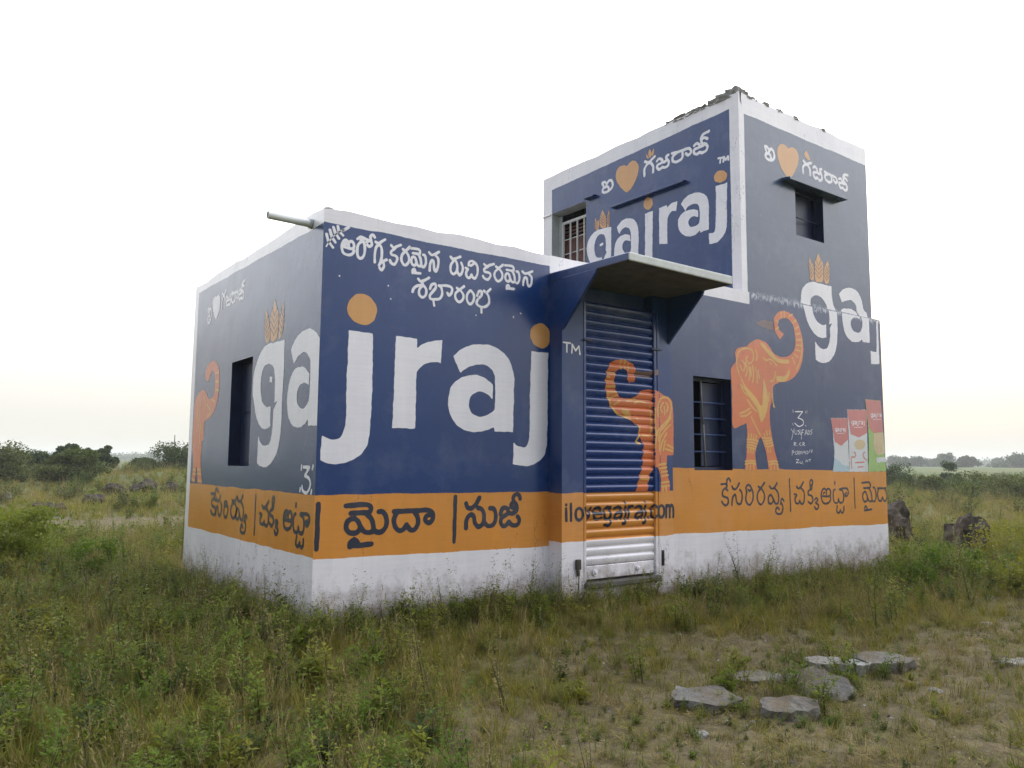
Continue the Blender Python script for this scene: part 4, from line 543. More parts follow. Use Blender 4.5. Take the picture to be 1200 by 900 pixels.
bm_obj('bar', tube_bm((4.77, -0.10, 1.52), (4.745, -0.10, 2.02), 0.012, 8), M['stick'], w); bm_obj('bar', tube_bm((4.735, -0.10, 2.02), (4.71, -0.10, 2.54), 0.010, 8), M['stick'], w)
w = bm_obj('window', frame_y(6.636, 7.293, -0.055, -0.015, 4.642, 5.31, 0.03), M['navymetal'], BLD)
box('shutter_panel', 6.80, 7.26, -0.01, 0.004, 4.68, 5.28, M['navymetal'], w)
bm_obj('bar', tube_bm((6.74, -0.08, 4.66), (6.74, -0.08, 5.12), 0.009, 8), M['stick'], w); bm_obj('bar', tube_bm((6.64, -0.08, 4.93), (7.29, -0.08, 4.93), 0.008, 8), M['navymetal'], w)
XW = XU + 0.155
bm = box_bm(XW-0.012, XW+0.02, 2.737, 2.777, 3.80, 5.50); box_bm(XW-0.012, XW+0.02, 3.45, 3.49, 3.80, 5.50, bm); box_bm(XW-0.012, XW+0.02, 2.777, 3.45, 5.46, 5.50, bm); box_bm(XW-0.012, XW+0.02, 2.777, 3.45, 3.80, 3.84, bm)
w = bm_obj('window', bm, M['whitebar'], BLD)
for i in range(3): box('bar', XW-0.014, XW+0.012, 2.777 + (i+1)*0.168-0.011, 2.777 + (i+1)*0.168+0.011, 3.84, 5.46, M['whitebar'], w, 0.003)
for z in (4.0, 4.24, 4.48, 4.72, 4.96, 5.20): box('bar', XW+0.0125, XW+0.024, 2.777, 3.45, z-0.007, z+0.007, M['whitebar'], w, 0.002)
box('wood_panel', XW+0.06, XW+0.075, 2.737, 3.57, 3.77, 5.22, M['redwood'], w)
for z in (5.27, 5.33, 5.39): box('louvre', XW+0.06, XW+0.075, 2.737, 3.57, z, z+0.03, M['redwood'], w)
box('jamb', XW-0.012, XW+0.02, 3.492, 3.568, 3.77, 5.62, M['reveal'], w)
# thin concrete ledges over the upper windows
def ledge(v, mat):
    o = mesh_obj('window_ledge', v, [(0,1,2,3), (7,6,5,4), (0,4,5,1), (1,5,6,2), (2,6,7,3), (3,7,4,0)], mat, BLD); o.modifiers.new('bevel', 'BEVEL').width = 0.004
def ledge_front(x0, x1, z, d, t):
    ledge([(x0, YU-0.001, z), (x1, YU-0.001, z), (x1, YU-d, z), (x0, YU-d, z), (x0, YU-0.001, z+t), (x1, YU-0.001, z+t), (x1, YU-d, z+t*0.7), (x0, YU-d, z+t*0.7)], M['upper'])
def ledge_side(y0, y1, z, d, t):
    ledge([(XU-0.001, y0, z), (XU-0.001, y1, z), (XU-d, y1, z), (XU-d, y0, z), (XU-0.001, y0, z+t), (XU-0.001, y1, z+t), (XU-d, y1, z+t*0.7), (XU-d, y0, z+t*0.7)], M['upside'])
ledge_front(6.33, 7.72, 5.315, 0.13, 0.05)
ledge_side(0.70, 2.12, 5.352, 0.075, 0.035)
ledge_side(2.49, 2.72, 5.648, 0.075, 0.03); ledge_side(3.60, 3.83, 5.625, 0.02, 0.025)
# drain pipe through the parapet
bm = bmesh.new(); n = 16; rings = []
for (x, r) in ((0.02, 0.034), (-0.395, 0.034), (-0.395, 0.029), (-0.05, 0.029)):
    rings.append([bm.verts.new((x, 0.262 + r*math.cos(2*math.pi*i/n), 3.628 + (0 if x > -0.3 else 0.006) + r*math.sin(2*math.pi*i/n))) for i in range(n)])
for a, b in zip(rings, rings[1:]):
    for i in range(n): bm.faces.new((a[i], a[(i+1) % n], b[(i+1) % n], b[i]))
pipe = bm_obj('drain_pipe', bm, M['pvc'], BLD)
bm = tube_bm((0.0, 0.262, 3.628), (-0.025, 0.262, 3.628), 0.043, 16); bm_obj('collar', bm, M['reveal'], pipe)

# broken brick mortar left on the upper parapet
rr = random.Random(4)
def chunk(c, sx, sy, sz, name='broken_mortar', mat='mortar', yaw=0.0, rough=0.28, sub=2, parent=BLD, rnd=rr):
    bm = bmesh.new(); bmesh.ops.create_cube(bm, size=1.0)
    bmesh.ops.subdivide_edges(bm, edges=bm.edges, cuts=sub, use_grid_fill=True)
    for v in bm.verts:
        k = Vector((rnd.uniform(-1, 1), rnd.uniform(-1, 1), rnd.uniform(-1, 1))) * rough * 0.5
        v.co += Vector((k.x, k.y, k.z if v.co.z > -0.4 else k.z * 0.2))
        v.co = Vector((v.co.x * sx, v.co.y * sy, (v.co.z + 0.5) * sz))
    bmesh.ops.rotate(bm, verts=bm.verts, matrix=Matrix.Rotation(yaw, 3, 'Z')); bmesh.ops.translate(bm, verts=bm.verts, vec=c)
    return bm_obj(name, bm, M[mat], parent)
for y, h, l in ((0.97, 0.03, 0.18), (0.80, 0.035, 0.19), (0.62, 0.04, 0.19), (0.45, 0.035, 0.17), (0.24, 0.05, 0.18), (0.09, 0.075, 0.18), (-0.06, 0.095, 0.16)):
    chunk((XU + 0.09, y, 6.275), 0.19, l, h + 0.025, rough=0.2)
for x, h, l in ((5.60, 0.055, 0.18), (5.78, 0.025, 0.12), (6.05, 0.035, 0.12), (6.34, 0.022, 0.10), (6.72, 0.014, 0.12), (7.36, 0.012, 0.10)):
    chunk((x, YU + 0.07, 6.275), l, 0.14, h + 0.02, mat='rubble')
chunk((0.06, 0.05, 3.69), 0.07, 0.06, 0.035, mat='rubble')
bm = bmesh.new()
vs_ = [bm.verts.new(p) for p in ((5.475, YU-0.004, 6.31), (5.505, YU-0.004, 6.31), (5.498, YU-0.004, 6.22), (5.515, YU-0.004, 6.13), (5.488, YU-0.004, 6.20))]; bm.faces.new(vs_); bm_obj('plaster_crack', bm, M['dark'], BLD)

# ------------------------------------------------------------------ sign painting (flat print, a few tenths of a millimetre to 2 mm proud of the plaster)
def surf_S(u, z):
    if u < 2.772 or u > 3.895: return YD
    if u < 2.806: return YD - 0.007
    if u > 3.806: return YD - 0.009
    if z < SZ0: return YS - 0.018
    k = (z - SZ0) / PITCH
    return YS - slat_out(k - math.floor(k))
def smooth_pts(P, closed):
    """Catmull-Rom through the traced points, broken at corner points"""
    def cr_(a, b, c, d, n):
        o = []
        for i in range(n):
            t = i / n; o.append(0.5 * ((2*b) + (-a+c)*t + (2*a-5*b+4*c-d)*t*t + (-a+3*b-3*c+d)*t**3))
        return o
    pts = [np.array(p[:2]) for p in P]; cn = [len(p) > 2 for p in P]; n = len(pts); out = []
    rng = n if closed else n - 1
    for i in range(rng):
        j = (i + 1) % n
        b, c = pts[i], pts[j]
        a = pts[i-1] if (closed or i > 0) and not cn[i] else b
        d = pts[(j+1) % n] if (closed or j < n-1) and not cn[j] else c
        out += cr_(a, b, c, d, 1 if (cn[i] and cn[j]) else 5)
    if not closed: out.append(pts[-1])
    return np.array(out)
def seg_dist(X, Y, P, closed):
    D = np.full(X.shape, 1e9); n = len(P)
    for i in range(n if closed else n - 1):
        a, b = P[i], P[(i+1) % n]; d = b - a; L = d @ d + 1e-12
        t = np.clip(((X - a[0]) * d[0] + (Y - a[1]) * d[1]) / L, 0, 1)
        D = np.minimum(D, (X - a[0] - t*d[0])**2 + (Y - a[1] - t*d[1])**2)
    return np.sqrt(D)
def inside(X, Y, P):
    I = np.zeros(X.shape, bool); n = len(P)
    for i in range(n):
        (x0, y0), (x1, y1) = P[i], P[(i+1) % n]
        if y0 == y1: continue
        c = ((y0 > Y) != (y1 > Y)) & (X < (x1-x0) * (Y-y0) / (y1-y0) + x0); I ^= c
    return I
def paint_mesh(name, plane, kind, w, lay, groups, mat, parent, seed):
    rnd = random.Random(seed)
    shapes = [smooth_pts(g, kind == 'p') for g in groups]
    A = np.concatenate(shapes); pad = w / 2 + 0.02
    cell = min(0.012, max(0.0035, w / 4.5)) if kind == 's' else 0.011
    ext = A.max(0) - A.min(0)
    if kind == 'p' and max(ext) < 0.5: cell = 0.006
    if plane == 'S': cell = min(cell, 0.0085)
    u0, z0 = A.min(0) - pad; u1, z1 = A.max(0) + pad
    if plane == 'F': u1 = min(u1, XE - 0.004)
    if plane == 'A': u0 = max(u0, 0.002)
    us = np.arange(u0, u1 + (0 if plane == 'F' else cell), cell); zs = np.arange(z0, z1 + cell, cell)
    X, Y = np.meshgrid(us, zs)
    D = np.full(X.shape, 1e9)
    for s in shapes:
        if kind == 'p': d = seg_dist(X, Y, s, True); d = np.where(inside(X, Y, s), -d, d)
        else: d = seg_dist(X, Y, s, False) - w / 2
        D = np.minimum(D, d)
    ph = [rnd.uniform(0, 6.28) for _ in range(6)]      # brush wobble
    amp = 0.0022 if kind == 'p' else min(0.0018, w * 0.05)
    D = D + amp * (np.sin(X*31+ph[0]) * np.sin(Y*27+ph[1]) + 0.6*np.sin(X*71+Y*33+ph[2]) + 0.5*np.sin(Y*83-X*41+ph[3]))
    off = 0.0016 + 0.0009 * lay
    verts = []; faces = []
    ny, nx = D.shape; IN = D < 0
    if plane == 'F':
        place = lambda u, z: (u, (YU if z > 3.70 else YF) - off, z)
    elif plane == 'B': place = lambda u, z: (u, -off, z)
    elif plane == 'A': place = lambda u, z: (-off, u, z)
    elif plane == 'U': place = lambda u, z: (XU - off, u, z)
    else: place = lambda u, z: (u, surf_S(u, z) - off, z)
    flip = plane in 'AU'
    def emit(poly):
        b = len(verts); verts.extend(place(*q) for q in poly); f = list(range(b, b + len(poly))); faces.append(f[::-1] if flip else f)
    maxrun = 1 if plane == 'S' else 40
    for j in range(ny - 1):
        r0, r1 = IN[j], IN[j+1]; full = r0[:-1] & r0[1:] & r1[:-1] & r1[1:]; anyi = r0[:-1] | r0[1:] | r1[:-1] | r1[1:]
        ks = np.nonzero(anyi)[0]; i = 0; zA, zB_ = float(zs[j]), float(zs[j+1])
        while i < len(ks):
            k = int(ks[i])
            if full[k]:
                e = i
                while e + 1 < len(ks) and ks[e+1] == ks[e] + 1 and full[ks[e+1]] and e - i < maxrun: e += 1
                k2 = int(ks[e]) + 1
                emit([(float(us[k]), zA), (float(us[k2]), zA), (float(us[k2]), zB_), (float(us[k]), zB_)]); i = e + 1; continue
            c = [(float(us[k]), zA, D[j, k]), (float(us[k+1]), zA, D[j, k+1]), (float(us[k+1]), zB_, D[j+1, k+1]), (float(us[k]), zB_, D[j+1, k])]
            poly = []
            for q in range(4):
                a, b = c[q], c[(q+1) % 4]
                if a[2] < 0: poly.append((a[0], a[1]))
                if (a[2] < 0) != (b[2] < 0):
                    t = a[2] / (a[2] - b[2]); poly.append((a[0] + (b[0]-a[0])*t, a[1] + (b[1]-a[1])*t))
            if len(poly) > 2: emit([(float(x_), float(y_)) for x_, y_ in poly])
            i += 1
    if faces: return mesh_obj(name, verts, faces, mat, parent)
def parse(s):
    out = []
    for st in s.split('|'):
        g = []
        for q in st.split():
            c = q.endswith('c'); a, b = q.rstrip('c').split(','); g.append((float(a), float(b), 1) if c else (float(a), float(b)))
        out.append(g)
    return out
last = {}
for i, (pl, nm, colr, kd, wd, lay, txt) in enumerate(PAINT):
    par = BLD
    if nm == 'elephant_pattern': par = last.get((pl, 'painted_elephant'), BLD)
    if nm == 'packet_print': par = last.get((pl, 'flour_packet'), BLD)
    o = paint_mesh(nm, pl, kd, wd, lay, parse(txt), M['p_' + colr], par, i)
    if o: last[(pl, nm)] = o
# ------------------------------------------------------------------ terrain
def gnoise(x, y):
    return (np.sin(x*0.9+1.3)*np.sin(y*0.8+0.4) + 0.6*np.sin(x*1.9-y*1.1+2.0) + 0.4*np.sin(x*0.37+y*3.1))
def smoothstep(a, b, t):
    t = np.clip((t - a) / (b - a), 0, 1); return t*t*(3-2*t)
def height(x, y):
    x = np.asarray(x, float); y = np.asarray(y, float)
    r = np.hypot(x + 2.6, y + 6.2)
    h = 0.022 * gnoise(x, y) * smoothstep(1, 4, r) + 0.012*np.sin(x*5.1+y*2.3)*np.sin(y*4.7-x*1.9)
    h += 0.15 * np.exp(-((x-0.6)**2 + (y-0.6)**2) / (2*2.6**2)) + 0.08*np.exp(-((x-4)**2 + (y+0.2)**2) / (2*2.0**2)) 
    h += 0.12*np.exp(-((x+1.2)**2/(2*1.6**2) + (y-7)**2/(2*3.0**2)))
    h += 0.10 * np.sin(x*0.11+0.7)*np.sin(y*0.09+1.1) * smoothstep(14, 50, r)
    h += 0.95 * np.exp(-((x-9.0)**2/(2*5.0**2) + (y-42)**2/(2*6.0**2)))
    h += 0.35 * np.exp(-((x-1)**2/(2*9.0**2) + (y-60)**2/(2*9.0**2)))
    h += 1.3 * smoothstep(70, 330, r)
    return h
def bare(x, y):
    """1 where trampled soil shows, 0 where it is overgrown"""
    x = np.asarray(x, float); y = np.asarray(y, float)
    g = lambda cx, cy, sx, sy, a=0.0: np.exp(-((((x-cx)*math.cos(a)+(y-cy)*math.sin(a))/sx)**2 + ((-(x-cx)*math.sin(a)+(y-cy)*math.cos(a))/sy)**2))
    b = 0.95*g(-1.0, 14.0, 2.6, 3.2) + 0.9*g(3.0, 15.5, 3.0, 2.0) + 0.85*g(1.8, -3.9, 3.2, 0.9, -0.55) + 0.75*g(4.2, -3.2, 2.2, 0.75, -0.1) + 0.75*g(2.2, -2.1, 1.6, 0.7, -0.35) + 0.6*g(3.3, -0.75, 0.9, 0.4) + 0.55*g(0.4, -3.6, 1.3, 0.7, -0.6)
    b += 0.7*g(7.2, -2.6, 2.6, 0.5, 0.35)
    b = b + 0.16*np.sin(x*2.3+y*1.1)*np.sin(y*2.9-x*0.7) + 0.10*np.sin(x*6.1)*np.sin(y*5.3)
    return np.clip(b, 0, 1)
def axis_lines(lo, hi, c, fine, grow):
    a = [c]; s = fine
    while a[-1] < hi: a.append(a[-1] + s); s *= grow if abs(a[-1]-c) > 9 else 1.0
    b = [c]; s = fine
    while b[-1] > lo: b.append(b[-1] - s); s *= grow if abs(b[-1]-c) > 9 else 1.0
    return np.array(b[::-1][:-1] + a)
gx = axis_lines(-2500, 2500, 2.5, 0.11, 1.055); gy = axis_lines(-600, 3500, -0.5, 0.11, 1.055)
GX, GY = np.meshgrid(gx, gy); GH = height(GX, GY)
rng = np.random.default_rng(5)
near = (np.abs(GX-2.5) < 10) & (np.abs(GY+0.5) < 10)
GH = GH + near * rng.normal(0, 0.009, GH.shape)
nyg, nxg = GX.shape
gv = np.stack([GX.ravel(), GY.ravel(), GH.ravel()], 1)
ii = np.arange((nyg-1)*(nxg-1)); r_, c_ = ii // (nxg-1), ii % (nxg-1); q = r_*nxg + c_
gf = np.stack([q, q+1, q+1+nxg, q+nxg], 1)
gme = bpy.data.meshes.new('ground'); gme.from_pydata(gv.tolist(), [], gf.tolist())
gme.polygons.foreach_set('use_smooth', [True]*len(gme.polygons))
at = gme.attributes.new('bare', 'FLOAT', 'POINT'); at.data.foreach_set('value', bare(GX, GY).ravel().astype('f'))
nt = NT('weedy_soil'); vec, x, y, z = nt.pos()
an = nt.n.new('ShaderNodeAttribute'); an.attribute_name = 'bare'
n1 = nt.noise(vec, 0.9, 5); n2 = nt.noise(vec, 7, 5, 0.6); n3 = nt.noise(vec, 40, 3); n4 = nt.noise(vec, 0.05, 4)
soil = nt.mix(nt.remap(n2, 0.3, 0.7), (0.080, 0.062, 0.034), (0.165, 0.132, 0.070))
soil = nt.mix(nt.remap(n3, 0.62, 0.75), soil, (0.24, 0.20, 0.135))
gr = nt.mix(nt.remap(n2, 0.35, 0.65), (0.050, 0.056, 0.014), (0.125, 0.116, 0.030))
field = nt.mix(nt.remap(n4, 0.40, 0.60), (0.066, 0.115, 0.026), (0.135, 0.135, 0.038))
dist = nt.n.new('ShaderNodeVectorMath'); dist.operation = 'LENGTH'; nt.l.new(vec, dist.inputs[0])
gr = nt.mix(nt.remap(dist.outputs['Value'], 25, 70), gr, nt.mix(nt.remap(nt.noise(vec, 0.6, 5, 0.7), 0.35, 0.7), nt.mix(1.0, field, (0.55, 0.6, 0.5), 'MULTIPLY'), field))
f = nt.remap(nt.math('ADD', an.outputs['Fac'], nt.math('MULTIPLY', nt.math('SUBTRACT', n1, 0.5), 0.7)), 0.22, 0.55)
nt.l.new(nt.mix(f, gr, soil), nt.b.inputs['Base Color']); nt.b.inputs['Roughness'].default_value = 0.95; nt.b.inputs['Specular IOR Level'].default_value = 0.15
nt.l.new(nt.bump(n3, 0.5, 0.02, nt.bump(n2, 0.6, 0.05)), nt.b.inputs['Normal'])
gme.materials.append(nt.m); gme.update()
ground = link(bpy.data.objects.new('ground', gme)); tag(ground, 'weedy field of soil and short growth reaching the horizon', 'ground', kind='structure')

# ------------------------------------------------------------------ plant materials
def leaf_mat(name, c1, c2, c3, trans=0.35, scale=0.5):
    nt = NT(name); vec, x, y, z = nt.pos()
    oi = nt.n.new('ShaderNodeObjectInfo')
    c = nt.mix(nt.remap(nt.noise(vec, scale, 4, 0.6), 0.35, 0.65), c1, c2)
    c = nt.mix(nt.math('MULTIPLY', nt.math('POWER', oi.outputs['Random'], 2.0), 0.8), c, c3)
    c = nt.mix(nt.remap(nt.noise(vec, 9, 2), 0.3, 0.7), nt.mix(1.0, c, (0.62, 0.64, 0.6), 'MULTIPLY'), nt.mix(1.0, c, (1.25, 1.22, 1.1), 'MULTIPLY'))
    nt.l.new(c, nt.b.inputs['Base Color']); nt.b.inputs['Roughness'].default_value = 0.6; nt.b.inputs['Specular IOR Level'].default_value = 0.12
    tr = nt.n.new('ShaderNodeBsdfTranslucent'); nt.l.new(c, tr.inputs['Color'])
    mx = nt.n.new('ShaderNodeMixShader'); mx.inputs[0].default_value = trans
    nt.l.new(nt.b.outputs[0], mx.inputs[1]); nt.l.new(tr.outputs[0], mx.inputs[2]); nt.l.new(mx.outputs[0], nt.out.inputs['Surface'])
    return nt.m
LM = dict(
    grass=leaf_mat('grass_blades', (0.125, 0.170, 0.022), (0.235, 0.212, 0.030), (0.33, 0.25, 0.06), 0.35, 0.45),
    dry=leaf_mat('dry_grass', (0.26, 0.20, 0.075), (0.19, 0.16, 0.055), (0.34, 0.27, 0.13), 0.3, 0.8),
    weed=leaf_mat('weed_leaves', (0.088, 0.162, 0.018), (0.178, 0.215, 0.026), (0.26, 0.235, 0.034), 0.4, 0.5),
    dark=leaf_mat('dark_leaves', (0.034, 0.064, 0.014), (0.056, 0.088, 0.020), (0.072, 0.095, 0.026), 0.3, 0.35),
    mid=leaf_mat('tree_leaves', (0.056, 0.088, 0.018), (0.098, 0.118, 0.026), (0.115, 0.125, 0.034), 0.3, 0.35),
    stem=flat('weed_stem', (0.10, 0.085, 0.035), 0.8), bark=flat('bark', (0.095, 0.075, 0.058), 0.9, 0, 0.3, 5, 0.5))

# ------------------------------------------------------------------ small plants, scattered as ground cover
def tmpl(name, verts, faces, mats, idx=None):
    me = bpy.data.meshes.new(name); me.from_pydata(verts, [], faces)
    for m in mats: me.materials.append(m)
    if idx: me.polygons.foreach_set('material_index', idx)
    me.update(); return bpy.data.objects.new(name, me)
def blade(V, F, base, az, lean, L, w, droop, rnd, seg=3):
    d = Vector((math.cos(az), math.sin(az), 0)); s = Vector((-d.y, d.x, 0)); b = len(V); p = Vector(base); ang = lean
    for i in range(seg + 1):
        t = i / seg; ww = w * (1 - t) ** 0.7 * 0.5
        if i < seg: V += [tuple(p - s*ww), tuple(p + s*ww)]
        else: V.append(tuple(p))
        p = p + (d*math.sin(ang) + Vector((0, 0, math.cos(ang)))) * (L/seg); ang += droop/seg
    for i in range(seg - 1): F.append((b+2*i, b+2*i+1, b+2*i+3, b+2*i+2))
    F.append((b+2*seg-2, b+2*seg-1, b+2*seg))
def grass_tuft(seed, n, L, w, spread, m, seedhead=False):
    rnd = random.Random(seed); V = []; F = []
    for i in range(n):
        a = rnd.uniform(0, 6.28); r = spread*math.sqrt(rnd.random())
        blade(V, F, (r*math.cos(a), r*math.sin(a), -0.01), a + rnd.uniform(-1, 1), rnd.uniform(0.05, 0.55), L*rnd.uniform(0.45, 1.0), w*rnd.uniform(0.7, 1.2), rnd.uniform(0.2, 1.3), rnd)
    if seedhead:
        for i in range(3):
            a = rnd.uniform(0, 6.28); h = L*rnd.uniform(1.0, 1.5)
            blade(V, F, (0.02*math.cos(a), 0.02*math.sin(a), 0), a, 0.15, h, 0.0035, 0.4, rnd)
            for k in range(6): blade(V, F, (h*0.2*math.cos(a), h*0.2*math.sin(a), h*(0.75+0.04*k)), rnd.uniform(0, 6.28), 0.6, 0.03, 0.006, 0.2, rnd, 1)
    return tmpl('grass_tuft', V, F, [m])
def thatch(seed, n, L, m):
    rnd = random.Random(seed); V = []; F = []
    for i in range(n):
        blade(V, F, (rnd.uniform(-.12, .12), rnd.uniform(-.12, .12), rnd.uniform(0.002, 0.02)), rnd.uniform(0, 6.28), rnd.uniform(1.25, 1.56), L*rnd.uniform(0.3, 1), 0.005*rnd.uniform(0.6, 1.3), rnd.uniform(-.1, .1), rnd, 2)
    return tmpl('thatch', V, F, [m])
def leaf(V, F, p, d, L, w, up):
    d = Vector(d).normalized(); s = d.cross(Vector((0, 0, 1)));
    if s.length < 1e-3: s = Vector((1, 0, 0))
    s.normalize(); n = s.cross(d); p = Vector(p); b = len(V)
    V += [tuple(p), tuple(p + d*L*0.45 + s*w*0.5 + n*up*L), tuple(p + d*L), tuple(p + d*L*0.45 - s*w*0.5 + n*up*L)]
    F.append((b, b+1, b+2, b+3))
def weed_plant(seed, H, stems, nleaf, L, m, spread=0.35, twig=0.5):
    rnd = random.Random(seed); V = []; F = []; I = []
    for s in range(stems):
        az = rnd.uniform(0, 6.28); lean = rnd.uniform(0.05, spread*1.6); h = H*rnd.uniform(0.55, 1.0)
        d = Vector((math.cos(az)*math.sin(lean), math.sin(az)*math.sin(lean), math.cos(lean)))
        base = Vector((rnd.uniform(-1, 1)*spread*H*0.25, rnd.uniform(-1, 1)*spread*H*0.25, -0.01))
        f0 = len(F); blade(V, F, base, az, lean, h, 0.008, 0.15, rnd, 2); I += [1]*(len(F)-f0)
        f0 = len(F)
        for k in range(nleaf):
            t = rnd.uniform(0.12, 1.0); p = base + d*h*t; a = rnd.uniform(0, 6.28)
            out = Vector((math.cos(a), math.sin(a), rnd.uniform(-0.1, 0.8)))
            p = p + out.normalized()*rnd.uniform(0, twig)*H*0.22*(1.15 - t)
            ll = L*rnd.uniform(0.6, 1.2)*(1.2 - 0.5*t)
            leaf(V, F, p, out, ll, ll*rnd.uniform(0.35, 0.6), rnd.uniform(-0.1, 0.2))
        I += [0]*(len(F)-f0)
    return tmpl('weed', V, F, [m, LM['stem']], I)
def coll(name, objs):
    c = bpy.data.collections.new(name)
    for o in objs: c.objects.link(o)
    return c
def scatter(name, pts, scl, collection, count, rnd, tilt=0.15):
    me = bpy.data.meshes.new(name); me.from_pydata(pts.tolist(), [], [])
    n = len(pts)
    a = me.attributes.new('rot', 'FLOAT_VECTOR', 'POINT'); rot = np.stack([rnd.normal(0, tilt, n), rnd.normal(0, tilt, n), rnd.uniform(0, 6.283, n)], 1).astype('f'); a.data.foreach_set('vector', rot.ravel())
    a = me.attributes.new('scl', 'FLOAT', 'POINT'); a.data.foreach_set('value', scl.astype('f'))
    a = me.attributes.new('pick', 'INT', 'POINT'); a.data.foreach_set('value', rnd.integers(0, count, n).astype('i'))
    o = link(bpy.data.objects.new(name, me))
    ng = bpy.data.node_groups.new(name, 'GeometryNodeTree')
    ng.interface.new_socket('Geometry', in_out='INPUT', socket_type='NodeSocketGeometry'); ng.interface.new_socket('Geometry', in_out='OUTPUT', socket_type='NodeSocketGeometry')
    gi = ng.nodes.new('NodeGroupInput'); go = ng.nodes.new('NodeGroupOutput'); ip = ng.nodes.new('GeometryNodeInstanceOnPoints')
    ci = ng.nodes.new('GeometryNodeCollectionInfo'); ci.inputs['Collection'].default_value = collection; ci.inputs['Separate Children'].default_value = True; ci.inputs['Reset Children'].default_value = True
    def attr(nm, dt):
        k = ng.nodes.new('GeometryNodeInputNamedAttribute'); k.data_type = dt; k.inputs['Name'].default_value = nm; return k.outputs['Attribute']
    L_ = ng.links.new
    L_(gi.outputs[0], ip.inputs['Points']); L_(ci.outputs[0], ip.inputs['Instance']); ip.inputs['Pick Instance'].default_value = True
    L_(attr('pick', 'INT'), ip.inputs['Instance Index']); L_(attr('rot', 'FLOAT_VECTOR'), ip.inputs['Rotation']); L_(attr('scl', 'FLOAT'), ip.inputs['Scale'])
    L_(ip.outputs[0], go.inputs[0])
    md = o.modifiers.new('scatter', 'NODES'); md.node_group = ng
    return o
cam2 = np.array([CAM.x, CAM.y]); vdir = math.atan2(FWD.y, FWD.x)
def field_pts(n, r0, r1, half, rnd, power=2.0):
    """points on the ground in the part of the field that can be seen from near the viewpoint, none inside the building"""
    u = rnd.random(n); r = (r0**power + u*(r1**power - r0**power))**(1/power); a = vdir + rnd.uniform(-half, half, n)
    x = cam2[0] + r*np.cos(a); y = cam2[1] + r*np.sin(a)
    ok = ~(((x > -0.03) & (x < 2.6) & (y > -0.03) & (y < 4.0)) | ((x > 2.45) & (x < 8.72) & (y > -0.26) & (y < 4.0)))
    ok &= ~((x > 1.5) & (y > 4.0) & (x < 8.7) & (y < 8.0))
    return x[ok], y[ok]
def pts3(x, y): return np.stack([x, y, height(x, y) - 0.005], 1)
rnd = np.random.default_rng(11)
TG = coll('grass_tufts', [grass_tuft(i, 26, 0.20, 0.007, 0.06, LM['grass']) for i in range(4)] + [grass_tuft(20+i, 22, 0.24, 0.006, 0.06, LM['dry'], True) for i in range(2)])
TD = coll('dry_tufts', [grass_tuft(40+i, 20, 0.13, 0.006, 0.08, LM['dry']) for i in range(3)] + [grass_tuft(44, 20, 0.12, 0.007, 0.08, LM['grass'])] + [thatch(46, 26, 0.22, LM['dry']), thatch(47, 22, 0.16, LM['dry']), thatch(48, 20, 0.2, LM['grass'])])
TW = coll('weed_plants', [weed_plant(60+i, 0.34, 7, 22, 0.042, LM['weed']) for i in range(4)] + [weed_plant(70+i, 0.44, 6, 26, 0.034, LM['weed'], 0.3) for i in range(2)] + [weed_plant(80, 0.30, 7, 22, 0.045, LM['dark']), weed_plant(81, 0.66, 4, 34, 0.034, LM['weed'], 0.2, 0.35), weed_plant(82, 0.24, 9, 16, 0.062, LM['weed'], 0.6), weed_plant(83, 0.55, 5, 16, 0.028, LM['dry'], 0.25, 0.3)])
TB = coll('field_bushes', [weed_plant(90+i, 1.0, 22, 40, 0.10, LM['weed'] if i < 2 else LM['mid'], 0.7) for i in range(4)])
def patch(x, y): return 0.5 + 0.5*np.sin(x*0.9+y*0.5+1.0)*np.sin(y*1.1-x*0.35+0.3)
# grass, near then far
x, y = field_pts(17000, 2.2, 16, R(44), rnd, 1.5); keep = rnd.random(len(x)) > bare(x, y)*1.15; x, y = x[keep], y[keep]
x2, y2 = field_pts(17000, 15, 75, R(41), rnd, 1.6); keep = rnd.random(len(x2)) > bare(x2, y2)*1.4; x2, y2 = x2[keep], y2[keep]
P = np.concatenate([pts3(x, y), pts3(x2, y2)]); S_ = np.concatenate([rnd.uniform(0.45, 1.15, len(x)), rnd.uniform(1.2, 2.4, len(x2))])
tag(scatter('grass', P, S_, TG, 6, rnd), 'green and straw coloured grass growing over the field', 'grass', kind='stuff')
x, y = field_pts(18000, 2.2, 13, R(44), rnd, 1.5); keep = rnd.random(len(x)) < 0.3 + 0.8*bare(x, y); x, y = x[keep], y[keep]
xe = rnd.uniform(-2.6, 0.6, 700); ye = rnd.uniform(4.2, 11.5, 700); ok_ = ~((xe > -0.05) & (ye < 4.1)); x = np.concatenate([x, xe[ok_]]); y = np.concatenate([y, ye[ok_]]); sd_ = rnd.uniform(0.35, 1.0, len(x)); sd_[-int(ok_.sum()):] *= 2.0
tag(scatter('dry_grass', pts3(x, y), sd_, TD, 7, rnd), 'short dry straw coloured grass on the trampled soil', 'grass', kind='stuff')
